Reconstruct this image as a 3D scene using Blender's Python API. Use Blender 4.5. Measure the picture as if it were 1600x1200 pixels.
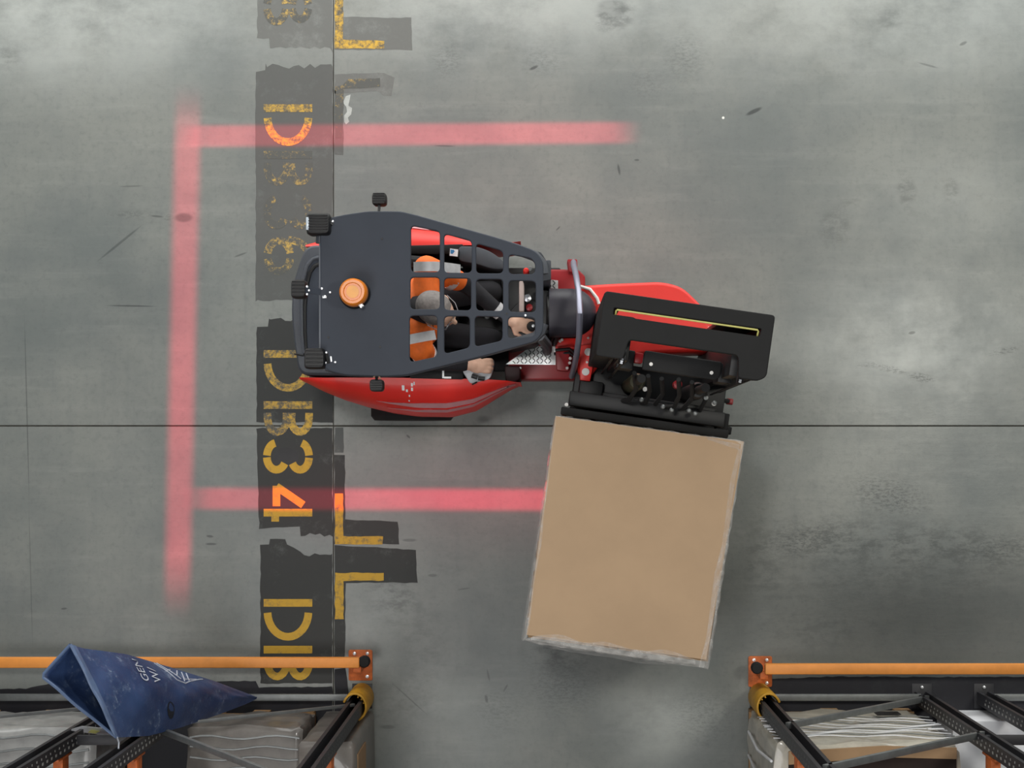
import bpy, bmesh, math, random
from mathutils import Vector, Matrix
random.seed(7)
scene = bpy.context.scene
for o in list(bpy.data.objects): bpy.data.objects.remove(o)

# ------------------------------------------------------------------ camera, world, lights, exposure
F, H, NX, NY = 2640.0, 10.2, 849.0, 698.0          # focal length in px, camera height, image point straight below
cam_d = bpy.data.cameras.new('camera'); cam = bpy.data.objects.new('camera', cam_d)
scene.collection.objects.link(cam); scene.camera = cam
cam.location = (0, 0, H); cam.rotation_euler = (0, 0, 0)
cam_d.sensor_fit = 'HORIZONTAL'; cam_d.sensor_width = 36; cam_d.lens = F/1600*36
cam_d.shift_x = -(NX-800)/1600; cam_d.shift_y = (NY-600)/1600
cam_d.clip_start = 0.1; cam_d.clip_end = 100

world = bpy.data.worlds.new('warehouse_air'); scene.world = world; world.use_nodes = True
wb = world.node_tree.nodes['Background']; wb.inputs[0].default_value = (0.80, 0.92, 1.0, 1); wb.inputs[1].default_value = 0.10

def area(name, loc, target, sx, sy, power, color=(1, 1, 1)):
    l = bpy.data.lights.new(name, 'AREA'); l.shape = 'RECTANGLE'; l.size = sx; l.size_y = sy
    l.energy = power; l.color = color
    o = bpy.data.objects.new(name, l); scene.collection.objects.link(o); o.location = loc
    d = Vector(target) - Vector(loc); o.rotation_euler = d.to_track_quat('-Z', 'Y').to_euler()
    return o
area('high_bay_and_fill_lamp', (-1.0, 1.3, 9.2), (-1.0, 1.3, 0), .7, .7, 150, (1, 0.98, 0.95))
area('high_bay_and_fill_lamp', (4.3, 1.1, 9.0), (3.6, 1.0, 0), 0.9, 1.0, 160, (1, 0.97, 0.86))
area('high_bay_and_fill_lamp', (-2.7, -3.0, 9.2), (-1.4, -0.8, 0), 3.0, 3.0, 240, (1, 0.99, 0.97))  # fill lamp, added to brighten the fairing, rail and sack
area('far_side_fill_panel', (0.0, 5.0, 1.9), (0.0, 0, 1.2), 14.0, 3.8, 640, (0.99, 1.0, 0.97))  # added unseen light panel, sized and placed to grade the floor brightness
scene.view_settings.view_transform = 'Standard'; scene.view_settings.look = 'None'
scene.view_settings.gamma = 1; scene.view_settings.use_curve_mapping = False
scene.view_settings.exposure = 0.0

# ------------------------------------------------------------------ helpers
def S(z): return F/(H-z)
def P(px, py, z): s = S(z); return Vector(((px-NX)/s, (NY-py)/s, z))
def lin(c): return tuple((v/255/12.92 if v/255 <= .04045 else ((v/255+.055)/1.055)**2.4) for v in c)
def link(o): scene.collection.objects.link(o); return o
def tag(o, label=None, cat=None, group=None, kind=None):
    if label: o['label'] = label
    if cat: o['category'] = cat
    if group: o['group'] = group
    if kind: o['kind'] = kind
    return o
def empty(name, loc=(0, 0, 0)):
    o = bpy.data.objects.new(name, None); o.location = loc; o.empty_display_size = .1
    return link(o)

def mat(name, rgb, rough=.5, metal=0., var=.12, scale=8., bump=0., spec=.5, alpha=None, coat=0., emis=None, dirt=None):
    m = bpy.data.materials.new(name); m.use_nodes = True; nt = m.node_tree; b = nt.nodes['Principled BSDF']
    c = lin(rgb); tc = nt.nodes.new('ShaderNodeTexCoord'); nz = nt.nodes.new('ShaderNodeTexNoise')
    nz.inputs['Scale'].default_value = scale; nz.inputs['Detail'].default_value = 5; nz.inputs['Roughness'].default_value = .65
    nt.links.new(tc.outputs['Object'], nz.inputs['Vector'])
    mx = nt.nodes.new('ShaderNodeMix'); mx.data_type = 'RGBA'
    d2 = lin(dirt) if dirt else tuple(v*(1-var*1.6) for v in c)
    mx.inputs[6].default_value = (*d2, 1); mx.inputs[7].default_value = (*[min(1, v*(1+var*.6)) for v in c], 1)
    rp = nt.nodes.new('ShaderNodeMapRange'); rp.inputs[1].default_value = .3; rp.inputs[2].default_value = .62
    nt.links.new(nz.outputs['Fac'], rp.inputs[0]); nt.links.new(rp.outputs[0], mx.inputs[0]); nt.links.new(mx.outputs[2], b.inputs['Base Color'])
    b.inputs['Roughness'].default_value = rough; b.inputs['Metallic'].default_value = metal
    b.inputs['Specular IOR Level'].default_value = spec
    b.inputs['Coat Weight'].default_value = coat
    if alpha is not None: b.inputs['Alpha'].default_value = alpha
    if emis: b.inputs['Emission Color'].default_value = (*lin(rgb), 1); b.inputs['Emission Strength'].default_value = emis
    if bump:
        bp = nt.nodes.new('ShaderNodeBump'); bp.inputs['Strength'].default_value = bump; bp.inputs['Distance'].default_value = .01
        nt.links.new(nz.outputs['Fac'], bp.inputs['Height']); nt.links.new(bp.outputs[0], b.inputs['Normal'])
    return m

class MB:
    def __init__(s): s.v = []; s.f = []
    def add(s, vs, fs):
        n = len(s.v); s.v += [tuple(v) for v in vs]; s.f += [tuple(i+n for i in f) for f in fs]; return s
    def box(s, c, d, M=None):
        x, y, z = d[0]/2, d[1]/2, d[2]/2
        vs = [Vector((a*x, b*y, e*z)) for a in (-1, 1) for b in (-1, 1) for e in (-1, 1)]
        if M is not None: vs = [M @ v for v in vs]
        vs = [v+Vector(c) for v in vs]
        return s.add(vs, [(0, 1, 3, 2), (4, 6, 7, 5), (0, 4, 5, 1), (2, 3, 7, 6), (0, 2, 6, 4), (1, 5, 7, 3)])
    def prism(s, poly, z0, z1):
        poly = [Vector((p[0], p[1], 0)) for p in poly]; n = len(poly)
        a = sum(poly[i].x*poly[(i+1) % n].y-poly[(i+1) % n].x*poly[i].y for i in range(n))
        if a < 0: poly.reverse()
        vs = [(p.x, p.y, z0) for p in poly]+[(p.x, p.y, z1) for p in poly]
        return s.add(vs, [tuple(range(n-1, -1, -1)), tuple(range(n, 2*n))]+[(i, (i+1) % n, n+(i+1) % n, n+i) for i in range(n)])
    def loft(s, rings, cap=True, closed=True):
        n = len(rings[0]); vs = [p for r in rings for p in r]; fs = []
        for i in range(len(rings)-1):
            for j in range(n if closed else n-1):
                k = (j+1) % n; fs.append((i*n+j, i*n+k, (i+1)*n+k, (i+1)*n+j))
        if cap: fs.append(tuple(range(n-1, -1, -1))); fs.append(tuple((len(rings)-1)*n+j for j in range(n)))
        return s.add(vs, fs)
    def tube(s, path, r, n=8, cap=True):
        path = [Vector(p) for p in path]; rs = r if isinstance(r, (list, tuple)) else [r]*len(path)
        rings = []; up = None
        for i, p in enumerate(path):
            t = (path[min(i+1, len(path)-1)]-path[max(i-1, 0)]).normalized()
            if up is None:
                up = Vector((0, 0, 1)) if abs(t.z) < .9 else Vector((1, 0, 0))
            a = t.cross(up).normalized(); b = a.cross(t).normalized(); up = b
            rings.append([p+(a*math.cos(q*2*math.pi/n)+b*math.sin(q*2*math.pi/n))*rs[i] for q in range(n)])
        return s.loft(rings, cap)
    def bar(s, a, b, w, h):
        a, b = Vector(a), Vector(b); t = (b-a).normalized(); up = Vector((0, 0, 1)) if abs(t.z) < .95 else Vector((0, 1, 0))
        x = t.cross(up).normalized(); y = x.cross(t).normalized()
        return s.loft([[p+x*w/2*i+y*h/2*j for i, j in ((-1, -1), (1, -1), (1, 1), (-1, 1))] for p in (a, b)])
    def lathe(s, c, prof, n=24, M=None):
        rings = []
        for r, z in prof:
            rg = [Vector((r*math.cos(q*2*math.pi/n), r*math.sin(q*2*math.pi/n), z)) for q in range(n)]
            if M is not None: rg = [M @ v for v in rg]
            rings.append([v+Vector(c) for v in rg])
        return s.loft(rings)
    def build(s, name, m, parent=None, bevel=0., smooth=True, seg=2, ang=35):
        me = bpy.data.meshes.new(name); me.from_pydata(s.v, [], s.f); me.materials.append(m)
        bm = bmesh.new(); bm.from_mesh(me); bmesh.ops.recalc_face_normals(bm, faces=bm.faces)
        if bevel:
            es = [e for e in bm.edges if len(e.link_faces) == 2 and e.calc_face_angle(0) > math.radians(30)]
            bmesh.ops.bevel(bm, geom=es, offset=bevel, segments=seg, affect='EDGES', profile=.5, clamp_overlap=True)
        bm.to_mesh(me); bm.free()
        if smooth: me.shade_smooth(); me.set_sharp_from_angle(angle=math.radians(ang))
        o = link(bpy.data.objects.new(name, me))
        if parent: put(o, parent)
        return o
def put(o, parent):
    bpy.context.view_layer.update()
    o.parent = parent; o.matrix_parent_inverse = parent_world(parent).inverted()
def parent_world(p):
    M = Matrix.Translation(p.location)
    return M if p.parent is None else M
def bx(name, c, d, m, parent=None, M=None, bevel=.006):
    return MB().box(c, d, M).build(name, m, parent, bevel)
def rounded(poly, r, n=4):
    poly = [Vector(p[:2]) for p in poly]; out = []; N = len(poly)
    for i, p in enumerate(poly):
        a = poly[i-1]-p; b = poly[(i+1) % N]-p; rr = min(r, a.length*.45, b.length*.45)
        p0 = p+a.normalized()*rr; p1 = p+b.normalized()*rr
        for k in range(n+1):
            t = k/n; out.append(p0*(1-t)**2+p*2*t*(1-t)+p1*t*t)
    return out
def plate(name, outer, holes, z0, z1, m, parent=None, bevel=.004):
    """flat plate with holes, through a filled 2D curve"""
    cu = bpy.data.curves.new(name, 'CURVE'); cu.dimensions = '2D'; cu.fill_mode = 'BOTH'
    cu.extrude = (z1-z0)/2-bevel; cu.bevel_depth = bevel; cu.bevel_resolution = 1; cu.offset = -bevel
    for poly in [outer]+list(holes):
        sp = cu.splines.new('POLY'); sp.points.add(len(poly)-1); sp.use_cyclic_u = True
        for q, p in zip(sp.points, poly): q.co = (p[0], p[1], 0, 1)
    t = link(bpy.data.objects.new('tmp', cu)); bpy.context.view_layer.update()
    me = bpy.data.meshes.new_from_object(t.evaluated_get(bpy.context.evaluated_depsgraph_get()))
    bpy.data.objects.remove(t); bpy.data.curves.remove(cu)
    me.transform(Matrix.Translation((0, 0, (z0+z1)/2))); me.materials.clear(); me.materials.append(m)
    me.shade_smooth(); me.set_sharp_from_angle(angle=math.radians(30))
    o = link(bpy.data.objects.new(name, me)); 
    if parent: put(o, parent)
    return o
def pp(pts, z): return [P(x, y, z) for x, y in pts]
def text_mesh(txt, size):
    cu = bpy.data.curves.new('t', 'FONT'); cu.body = txt; cu.size = size; cu.resolution_u = 3
    t = link(bpy.data.objects.new('tmp', cu)); bpy.context.view_layer.update()
    me = bpy.data.meshes.new_from_object(t.evaluated_get(bpy.context.evaluated_depsgraph_get()))
    bpy.data.objects.remove(t); bpy.data.curves.remove(cu); return me
def blob(name, parts, m, parent=None, voxel=.008, sm=6, mats=None):
    """one continuous surface grown from tapered limbs and ellipsoids"""
    bm = bmesh.new()
    for p in parts:
        if p[0] == 'e':
            _, c, r, rot = p
            M = Matrix.Translation(c) @ rot.to_4x4() @ Matrix.Diagonal((*r, 1))
            bmesh.ops.create_uvsphere(bm, u_segments=24, v_segments=14, radius=1, matrix=M)
        else:
            _, a, ra, b, rb = p
            a, b = Vector(a), Vector(b); d = b-a; L = max(d.length, 1e-4); q = d.to_track_quat('Z', 'X').to_matrix().to_4x4()
            bmesh.ops.create_cone(bm, cap_ends=True, segments=16, radius1=ra, radius2=rb, depth=L, matrix=Matrix.Translation((a+b)/2) @ q)
            for c, r in ((a, ra), (b, rb)):
                bmesh.ops.create_uvsphere(bm, u_segments=16, v_segments=10, radius=r, matrix=Matrix.Translation(c))
    me = bpy.data.meshes.new(name); bm.to_mesh(me); bm.free()
    t = link(bpy.data.objects.new('tmp', me))
    r = t.modifiers.new('r', 'REMESH'); r.mode = 'VOXEL'; r.voxel_size = voxel
    k = t.modifiers.new('s', 'SMOOTH'); k.iterations = sm; k.factor = .5
    bpy.context.view_layer.update()
    me2 = bpy.data.meshes.new_from_object(t.evaluated_get(bpy.context.evaluated_depsgraph_get()))
    bpy.data.objects.remove(t); bpy.data.meshes.remove(me)
    me2.name = name; me2.materials.clear(); me2.materials.append(m); me2.shade_smooth()
    o = link(bpy.data.objects.new(name, me2))
    if parent: put(o, parent)
    return o

# ------------------------------------------------------------------ materials
M_red = mat('red_paint', (232, 46, 37), .5, var=.05, scale=3, coat=.08)
M_dred = mat('dark_red_paint', (150, 22, 30), .4, var=.08, scale=5)
M_grey = mat('charcoal_paint', (54, 59, 69), .65, var=.06, scale=4, bump=.02, spec=.35)
M_grey2 = mat('charcoal_plastic', (70, 73, 80), .6, var=.08, scale=6, bump=.03)
M_black = mat('black_paint', (22, 22, 23), .65, var=.12, scale=9, spec=.3)
M_blk2 = mat('black_plastic', (12, 12, 15), .5, var=.1, scale=12)
M_rub = mat('rubber', (22, 22, 23), .85, var=.2, scale=20, bump=.1)
M_steel = mat('bright_steel', (190, 192, 198), .3, 1., var=.08, scale=14)
M_hoop = mat('brushed_steel', (150, 150, 166), .42, .6, var=.06, scale=10)
M_tread = mat('tread_plate', (225, 226, 226), .35, .6, var=.12, scale=30)
M_amber = mat('amber_lens', (226, 125, 16), .3, var=.08, scale=9, coat=.5)
M_amber2 = mat('amber_lens_core', (240, 160, 45), .35, var=.08, scale=9, coat=.5)
M_white = mat('white_print', (236, 238, 240), .5, var=.03)
M_bolt = mat('zinc_bolt', (225, 227, 230), .3, .5, var=.05)
M_bolt_w = mat('white_cap', (235, 232, 228), .5, var=.05)
M_yel = mat('pale_yellow_rod', (205, 200, 120), .5, var=.08)
M_silver = mat('silver_stripe', (205, 150, 155), .5, 0., var=.08)
M_blue = mat('blue_print', (50, 130, 190), .5)
M_olive = mat('olive_metal', (70, 68, 52), .45, .4, var=.2)
M_card = mat('cardboard', (181, 152, 121), .75, var=.05, scale=1.6, bump=.02)
M_card2 = mat('carton_cardboard', (158, 128, 95), .8, var=.08, scale=5)
M_wood = mat('pallet_wood', (150, 118, 82), .8, var=.2, scale=6, bump=.1)
M_orange = mat('orange_paint', (232, 148, 66), .5, var=.08, scale=7)
M_orange_d = mat('orange_rust_paint', (196, 100, 42), .6, var=.25, scale=22)
M_rack = mat('rack_steel_dark', (48, 48, 52), .5, .2, var=.12, scale=10)
M_galv = mat('galvanised_steel', (125, 128, 128), .45, .5, var=.12, scale=12)
M_yprot = mat('yellow_plastic', (190, 140, 28), .55, var=.16, scale=16)
M_wrapl = mat('wrapped_beige', (178, 172, 158), .35, var=.2, scale=5, bump=.15, coat=.3)
M_wrapg = mat('wrapped_grey', (112, 107, 102), .4, var=.22, scale=4, bump=.15, coat=.3)
M_paper = mat('white_card', (225, 226, 230), .6, var=.03)
M_skin = mat('skin', (214, 172, 148), .55, var=.06, scale=25)
M_hair = mat('grey_hair', (118, 111, 108), .7, var=.22, scale=60, bump=.25)
M_vest = mat('hi_vis_orange', (242, 112, 34), .7, var=.1, scale=22, bump=.1)
M_refl = mat('reflective_tape', (200, 200, 202), .4, .1, var=.08, scale=30)
M_cloth = mat('black_cloth', (24, 23, 28), .9, var=.2, scale=25, bump=.1)
M_seat = mat('black_seat', (16, 16, 20), .8, var=.1, scale=15)
M_lens = mat('clear_lens', (200, 210, 220), .1, var=.02)
M_yrot = M_yel

def film_mat(name, alpha, rgb=(235, 232, 228)):
    m = bpy.data.materials.new(name); m.use_nodes = True; nt = m.node_tree; nt.nodes.clear()
    out = nt.nodes.new('ShaderNodeOutputMaterial'); mix = nt.nodes.new('ShaderNodeMixShader')
    tr = nt.nodes.new('ShaderNodeBsdfTransparent'); pb = nt.nodes.new('ShaderNodeBsdfPrincipled')
    pb.inputs['Base Color'].default_value = (*lin(rgb), 1); pb.inputs['Roughness'].default_value = .12
    tc = nt.nodes.new('ShaderNodeTexCoord'); nz = nt.nodes.new('ShaderNodeTexNoise'); mp = nt.nodes.new('ShaderNodeMapping')
    mp.inputs['Scale'].default_value = (5, 5, 18); nz.inputs['Scale'].default_value = 4; nz.inputs['Detail'].default_value = 4
    nt.links.new(tc.outputs['Object'], mp.inputs[0]); nt.links.new(mp.outputs[0], nz.inputs['Vector'])
    bp = nt.nodes.new('ShaderNodeBump'); bp.inputs['Strength'].default_value = .6; bp.inputs['Distance'].default_value = .02
    nt.links.new(nz.outputs['Fac'], bp.inputs['Height']); nt.links.new(bp.outputs[0], pb.inputs['Normal'])
    mr = nt.nodes.new('ShaderNodeMapRange'); mr.inputs[1].default_value = .35; mr.inputs[2].default_value = .7
    mr.inputs[3].default_value = alpha*.5; mr.inputs[4].default_value = min(1, alpha*1.6)
    nt.links.new(nz.outputs['Fac'], mr.inputs[0]); nt.links.new(mr.outputs[0], mix.inputs[0])
    nt.links.new(tr.outputs[0], mix.inputs[1]); nt.links.new(pb.outputs[0], mix.inputs[2]); nt.links.new(mix.outputs[0], out.inputs[0])
    return m
M_film = film_mat('stretch_film', .22)
M_film2 = film_mat('stretch_film_dense', .22)

class NG:
    """little node-graph helper for the floor"""
    def __init__(s, name):
        s.m = bpy.data.materials.new(name); s.m.use_nodes = True; s.t = s.m.node_tree; s.b = s.t.nodes['Principled BSDF']
        s.tc = s.t.nodes.new('ShaderNodeTexCoord').outputs['Object']
    def n(s, typ, **kw):
        nd = s.t.nodes.new(typ)
        for k, v in kw.items(): setattr(nd, k, v)
        return nd
    def l(s, a, b): s.t.links.new(a, b)
    def noise(s, scale, detail=5, rough=.6, stretch=(1, 1, 1), off=(0, 0, 0)):
        mp = s.n('ShaderNodeMapping'); mp.inputs['Scale'].default_value = stretch; mp.inputs['Location'].default_value = off
        nz = s.n('ShaderNodeTexNoise'); nz.inputs['Scale'].default_value = scale; nz.inputs['Detail'].default_value = detail; nz.inputs['Roughness'].default_value = rough
        s.l(s.tc, mp.inputs[0]); s.l(mp.outputs[0], nz.inputs['Vector']); return nz.outputs['Fac']
    def rng(s, x, a, b, c=0., d=1.):
        r = s.n('ShaderNodeMapRange'); r.interpolation_type = 'SMOOTHSTEP'
        for i, v in zip((1, 2, 3, 4), (a, b, c, d)): r.inputs[i].default_value = v
        s.l(x, r.inputs[0]); return r.outputs[0]
    def math(s, op, a, b=None, clamp=False):
        q = s.n('ShaderNodeMath', operation=op); q.use_clamp = clamp
        for i, v in enumerate((a, b)):
            if v is None: continue
            if isinstance(v, (int, float)): q.inputs[i].default_value = v
            else: s.l(v, q.inputs[i])
        return q.outputs[0]
    def mix(s, f, a, b):
        q = s.n('ShaderNodeMix'); q.data_type = 'RGBA'
        for i, v in ((0, f), (6, a), (7, b)):
            if isinstance(v, tuple): q.inputs[i].default_value = (*v, 1)
            elif isinstance(v, (int, float)): q.inputs[i].default_value = v
            else: s.l(v, q.inputs[i])
        return q.outputs[2]
    def ellipse(s, px, py, rx, ry, rot=0, soft=.6):
        """soft elliptical mask lying on the floor, centre and radii in floor units"""
        c = P(px, py, 0); mp = s.n('ShaderNodeMapping', vector_type='TEXTURE')
        mp.inputs['Location'].default_value = (c.x, c.y, 0); mp.inputs['Rotation'].default_value = (0, 0, math.radians(rot))
        mp.inputs['Scale'].default_value = (rx/258.8, ry/258.8, 1)
        s.l(s.tc, mp.inputs[0]); vl = s.n('ShaderNodeVectorMath', operation='LENGTH'); s.l(mp.outputs[0], vl.inputs[0])
        return s.rng(vl.outputs['Value'], 1.0, 1-soft, 0, 1)

def floor_material():
    g = NG('concrete')
    big = g.noise(.9, 6, .6); mid = g.noise(3.2, 8, .7, (1, 1, 1), (3, 1, 0)); fine = g.noise(26, 6, .75); sp = g.noise(70, 3, .8)
    brush = g.noise(2.2, 6, .65, (.5, 5, 1), (0, 4, 0)); brush2 = g.noise(3.0, 6, .6, (6, .5, 1), (5, 2, 0))
    base = g.mix(g.rng(big, .32, .68), lin((110, 115, 113)), lin((132, 134, 129)))
    base = g.mix(g.math('MULTIPLY', g.rng(mid, .45, .75), .35), base, lin((104, 108, 108)))
    base = g.mix(g.math('MULTIPLY', g.rng(brush, .48, .8), .2), base, lin((165, 166, 160)))
    base = g.mix(g.math('MULTIPLY', g.rng(brush2, .5, .78), .2), base, lin((100, 105, 107)))
    base = g.mix(g.math('MULTIPLY', g.rng(fine, .46, .72), .36), base, lin((95, 98, 98)))
    base = g.mix(g.math('MULTIPLY', g.rng(sp, .66, .78), .35), base, lin((80, 82, 82)))
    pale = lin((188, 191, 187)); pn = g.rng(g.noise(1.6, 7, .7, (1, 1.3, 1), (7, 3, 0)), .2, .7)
    for (x, y, rx, ry, rot, k) in [(100, 0, 520, 210, 0, .75), (1400, 0, 620, 210, 0, .55), (760, 0, 520, 170, 0, .6), (740, 1120, 190, 170, 0, .15), (1030, 1130, 130, 120, 0, .6), (1430, 530, 250, 150, 0, .6), (1500, 300, 300, 120, 0, .2)]:  # worn pale concrete, plus lamp glare and light falloff painted into the colour
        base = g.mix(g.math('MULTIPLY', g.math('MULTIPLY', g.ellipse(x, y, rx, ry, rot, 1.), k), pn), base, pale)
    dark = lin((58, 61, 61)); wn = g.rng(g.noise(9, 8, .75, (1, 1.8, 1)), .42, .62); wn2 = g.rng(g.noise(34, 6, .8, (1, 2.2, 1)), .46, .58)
    # worn, oily areas, and one broad even darkening at the lower right
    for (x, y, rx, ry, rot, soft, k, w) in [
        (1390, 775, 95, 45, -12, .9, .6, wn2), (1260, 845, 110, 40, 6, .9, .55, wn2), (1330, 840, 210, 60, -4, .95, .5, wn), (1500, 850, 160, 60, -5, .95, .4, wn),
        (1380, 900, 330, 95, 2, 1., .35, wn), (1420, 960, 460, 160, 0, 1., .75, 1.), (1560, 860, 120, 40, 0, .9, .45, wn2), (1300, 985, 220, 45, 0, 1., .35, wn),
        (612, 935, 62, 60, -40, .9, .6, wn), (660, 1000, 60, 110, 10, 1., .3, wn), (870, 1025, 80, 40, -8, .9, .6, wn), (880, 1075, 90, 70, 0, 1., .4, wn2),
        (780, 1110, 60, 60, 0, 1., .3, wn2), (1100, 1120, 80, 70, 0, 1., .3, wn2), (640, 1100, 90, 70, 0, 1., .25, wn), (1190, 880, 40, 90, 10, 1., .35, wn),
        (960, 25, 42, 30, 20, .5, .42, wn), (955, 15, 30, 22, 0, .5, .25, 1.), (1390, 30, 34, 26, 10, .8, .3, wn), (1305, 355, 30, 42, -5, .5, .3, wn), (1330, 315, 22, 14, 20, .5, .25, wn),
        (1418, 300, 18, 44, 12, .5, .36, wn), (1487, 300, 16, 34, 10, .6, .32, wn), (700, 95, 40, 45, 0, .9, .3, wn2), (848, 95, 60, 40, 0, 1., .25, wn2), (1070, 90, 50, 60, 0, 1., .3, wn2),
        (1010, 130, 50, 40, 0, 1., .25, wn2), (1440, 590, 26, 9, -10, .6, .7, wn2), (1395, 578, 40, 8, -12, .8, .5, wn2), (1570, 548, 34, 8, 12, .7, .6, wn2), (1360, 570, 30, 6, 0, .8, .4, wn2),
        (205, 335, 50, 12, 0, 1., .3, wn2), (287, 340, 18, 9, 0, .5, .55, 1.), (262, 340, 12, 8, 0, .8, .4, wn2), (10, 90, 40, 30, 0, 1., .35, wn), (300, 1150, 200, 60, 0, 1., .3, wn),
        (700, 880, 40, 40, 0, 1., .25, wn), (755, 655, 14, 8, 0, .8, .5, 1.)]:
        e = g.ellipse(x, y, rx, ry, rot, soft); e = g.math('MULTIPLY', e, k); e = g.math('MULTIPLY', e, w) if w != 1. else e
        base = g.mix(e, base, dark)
    # scuffs and hairline cracks
    ink = lin((36, 38, 40))
    for (x, y, rx, ry, rot, k) in [
        (187, 380, 52, 2.4, 39, .5), (205, 478, 46, 1.6, -1, .65), (205, 291, 22, 1.5, 2, .4), (1178, 174, 17, 4, 25, .75), (834, 106, 9, 3, 25, .7), (376, 398, 13, 1.8, 20, .55), (872, 357, 6, 1.5, 45, .7),
        (967, 265, 2.5, 11, 10, .65), (995, 250, 5, 2, 0, .6), (695, 228, 20, 1.6, -2, .55), (245, 338, 12, 2, -5, .6), (1505, 68, 8, 3, 25, .5), (1450, 102, 20, 2, -15, .4), (1425, 520, 7, 3, 10, .7), (638, 682, 5, 2, -45, .6),
        (328, 838, 7, 2.4, -5, .7), (330, 850, 11, 2.2, 0, .7), (100, 951, 6, 2, 5, .6), (676, 899, 9, 3, 0, .55), (725, 920, 12, 1.4, 8, .5), (763, 1055, 2, 12, 12, .5), (760, 1092, 3, 8, 12, .6), (790, 1075, 8, 2, 60, .5), (640, 1092, 45, 1.4, -42, .4),
        (606, 1136, 14, 4, 0, .4), (640, 844, 14, 3, 0, .5), (42, 640, 1.3, 170, 1.5, .45), (48, 900, 1.3, 130, 1.5, .3), (880, 975, 2, 30, 8, .3), (1050, 610, 3, 3, 0, .3), (1130, 184, 2.6, 2.6, 0, -1)]:
        e = g.math('MULTIPLY', g.ellipse(x, y, rx, ry, rot, .5), abs(k)*(1 if k < 0 else .85))
        base = g.mix(e, base, lin((235, 235, 228)) if k < 0 else ink)
    g.l(base, g.b.inputs['Base Color'])
    g.l(g.rng(mid, .3, .7, .30, .40), g.b.inputs['Roughness']); g.b.inputs['Specular IOR Level'].default_value = .45
    bp = g.n('ShaderNodeBump'); bp.inputs['Strength'].default_value = .12; bp.inputs['Distance'].default_value = .006
    g.l(g.math('ADD', fine, brush), bp.inputs['Height']); g.l(bp.outputs[0], g.b.inputs['Normal'])
    return g.m
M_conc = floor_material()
def paint_material(name, rgb, under, lo, hi, scale=22):
    g = NG(name); n1 = g.noise(scale, 8, .8); n2 = g.noise(3, 5, .6, (1, 1, 1), (2, 7, 0))
    w = g.rng(g.math('ADD', g.math('MULTIPLY', n1, .65), g.math('MULTIPLY', n2, .35)), lo, hi)
    c = g.mix(g.math('MULTIPLY', g.rng(n1, .35, .7), .3), lin(rgb), tuple(v*.72 for v in lin(rgb)))
    g.l(g.mix(w, c, lin(under)), g.b.inputs['Base Color']); g.b.inputs['Roughness'].default_value = .6; g.b.inputs['Specular IOR Level'].default_value = .35
    return g.m
M_band = paint_material('dark_grey_floor_paint', (54, 55, 54), (84, 87, 85), .52, .72, 9)
M_band1 = paint_material('worn_grey_floor_paint', (90, 91, 89), (108, 111, 109), .5, .72, 9)
M_band0 = paint_material('pale_grey_floor_paint', (106, 107, 104), (128, 131, 128), .48, .7, 9)
M_dkpatch = paint_material('near_black_floor_tone', (34, 34, 40), (52, 53, 56), .5, .75, 6)
M_band2 = paint_material('faded_grey_floor_paint', (84, 87, 86), (112, 115, 112), .48, .7, 9)
M_ylw = paint_material('yellow_floor_paint', (200, 158, 52), (92, 90, 80), .5, .68, 26)
M_ylw2 = paint_material('worn_yellow_floor_paint', (206, 166, 66), (84, 84, 80), .42, .58, 30)
M_ylw3 = paint_material('almost_gone_yellow_floor_paint', (206, 170, 84), (86, 87, 84), .36, .50, 30)
M_chip = paint_material('bare_pale_concrete', (178, 182, 178), (150, 153, 150), .45, .7, 16)
M_joint = mat('joint_filler', (74, 72, 66), .9, var=.2, scale=20)

# ------------------------------------------------------------------ floor
floor = MB().box((0, 0, -.037), (16, 16, .06)).build('floor', M_joint); tag(floor, kind='structure', label='grey worn concrete warehouse floor with dark painted band', cat='floor')
JX, JY = P(521, 0, 0).x, P(0, 665.5, 0).y
for (x0, x1, g0, g1) in ((-8, JX, 0, .003), (JX, 8, .003, 0)):
    for (y0, y1, h0, h1) in ((-8, JY, 0, .0045), (JY, 8, .0045, 0)):
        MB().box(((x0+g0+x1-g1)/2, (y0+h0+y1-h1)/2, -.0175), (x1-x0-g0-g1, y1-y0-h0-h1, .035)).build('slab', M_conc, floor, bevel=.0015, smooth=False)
def flat(name, poly, m, z=.0006, th=.0006, lab=None):
    o = MB().prism(poly, .0002, z).build(name, m, floor, smooth=False)
    if lab: o['label'] = lab
    return o
def ragged(pts, amt=1.5, step=7):
    out = []
    for i, p in enumerate(pts):
        q = pts[(i+1) % len(pts)]; n = max(1, int(math.dist(p, q)/step))
        for k in range(n):
            t = k/n; out.append((p[0]+(q[0]-p[0])*t+random.uniform(-amt, amt), p[1]+(q[1]-p[1])*t+random.uniform(-amt, amt)))
    return out
J0, J1 = 519.6, 522.4
def rag_edge(x0, x1, y, amp, n=12): return [(x0+(x1-x0)*i/n, y+random.uniform(-amp, amp)) for i in range(n+1)]
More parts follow.
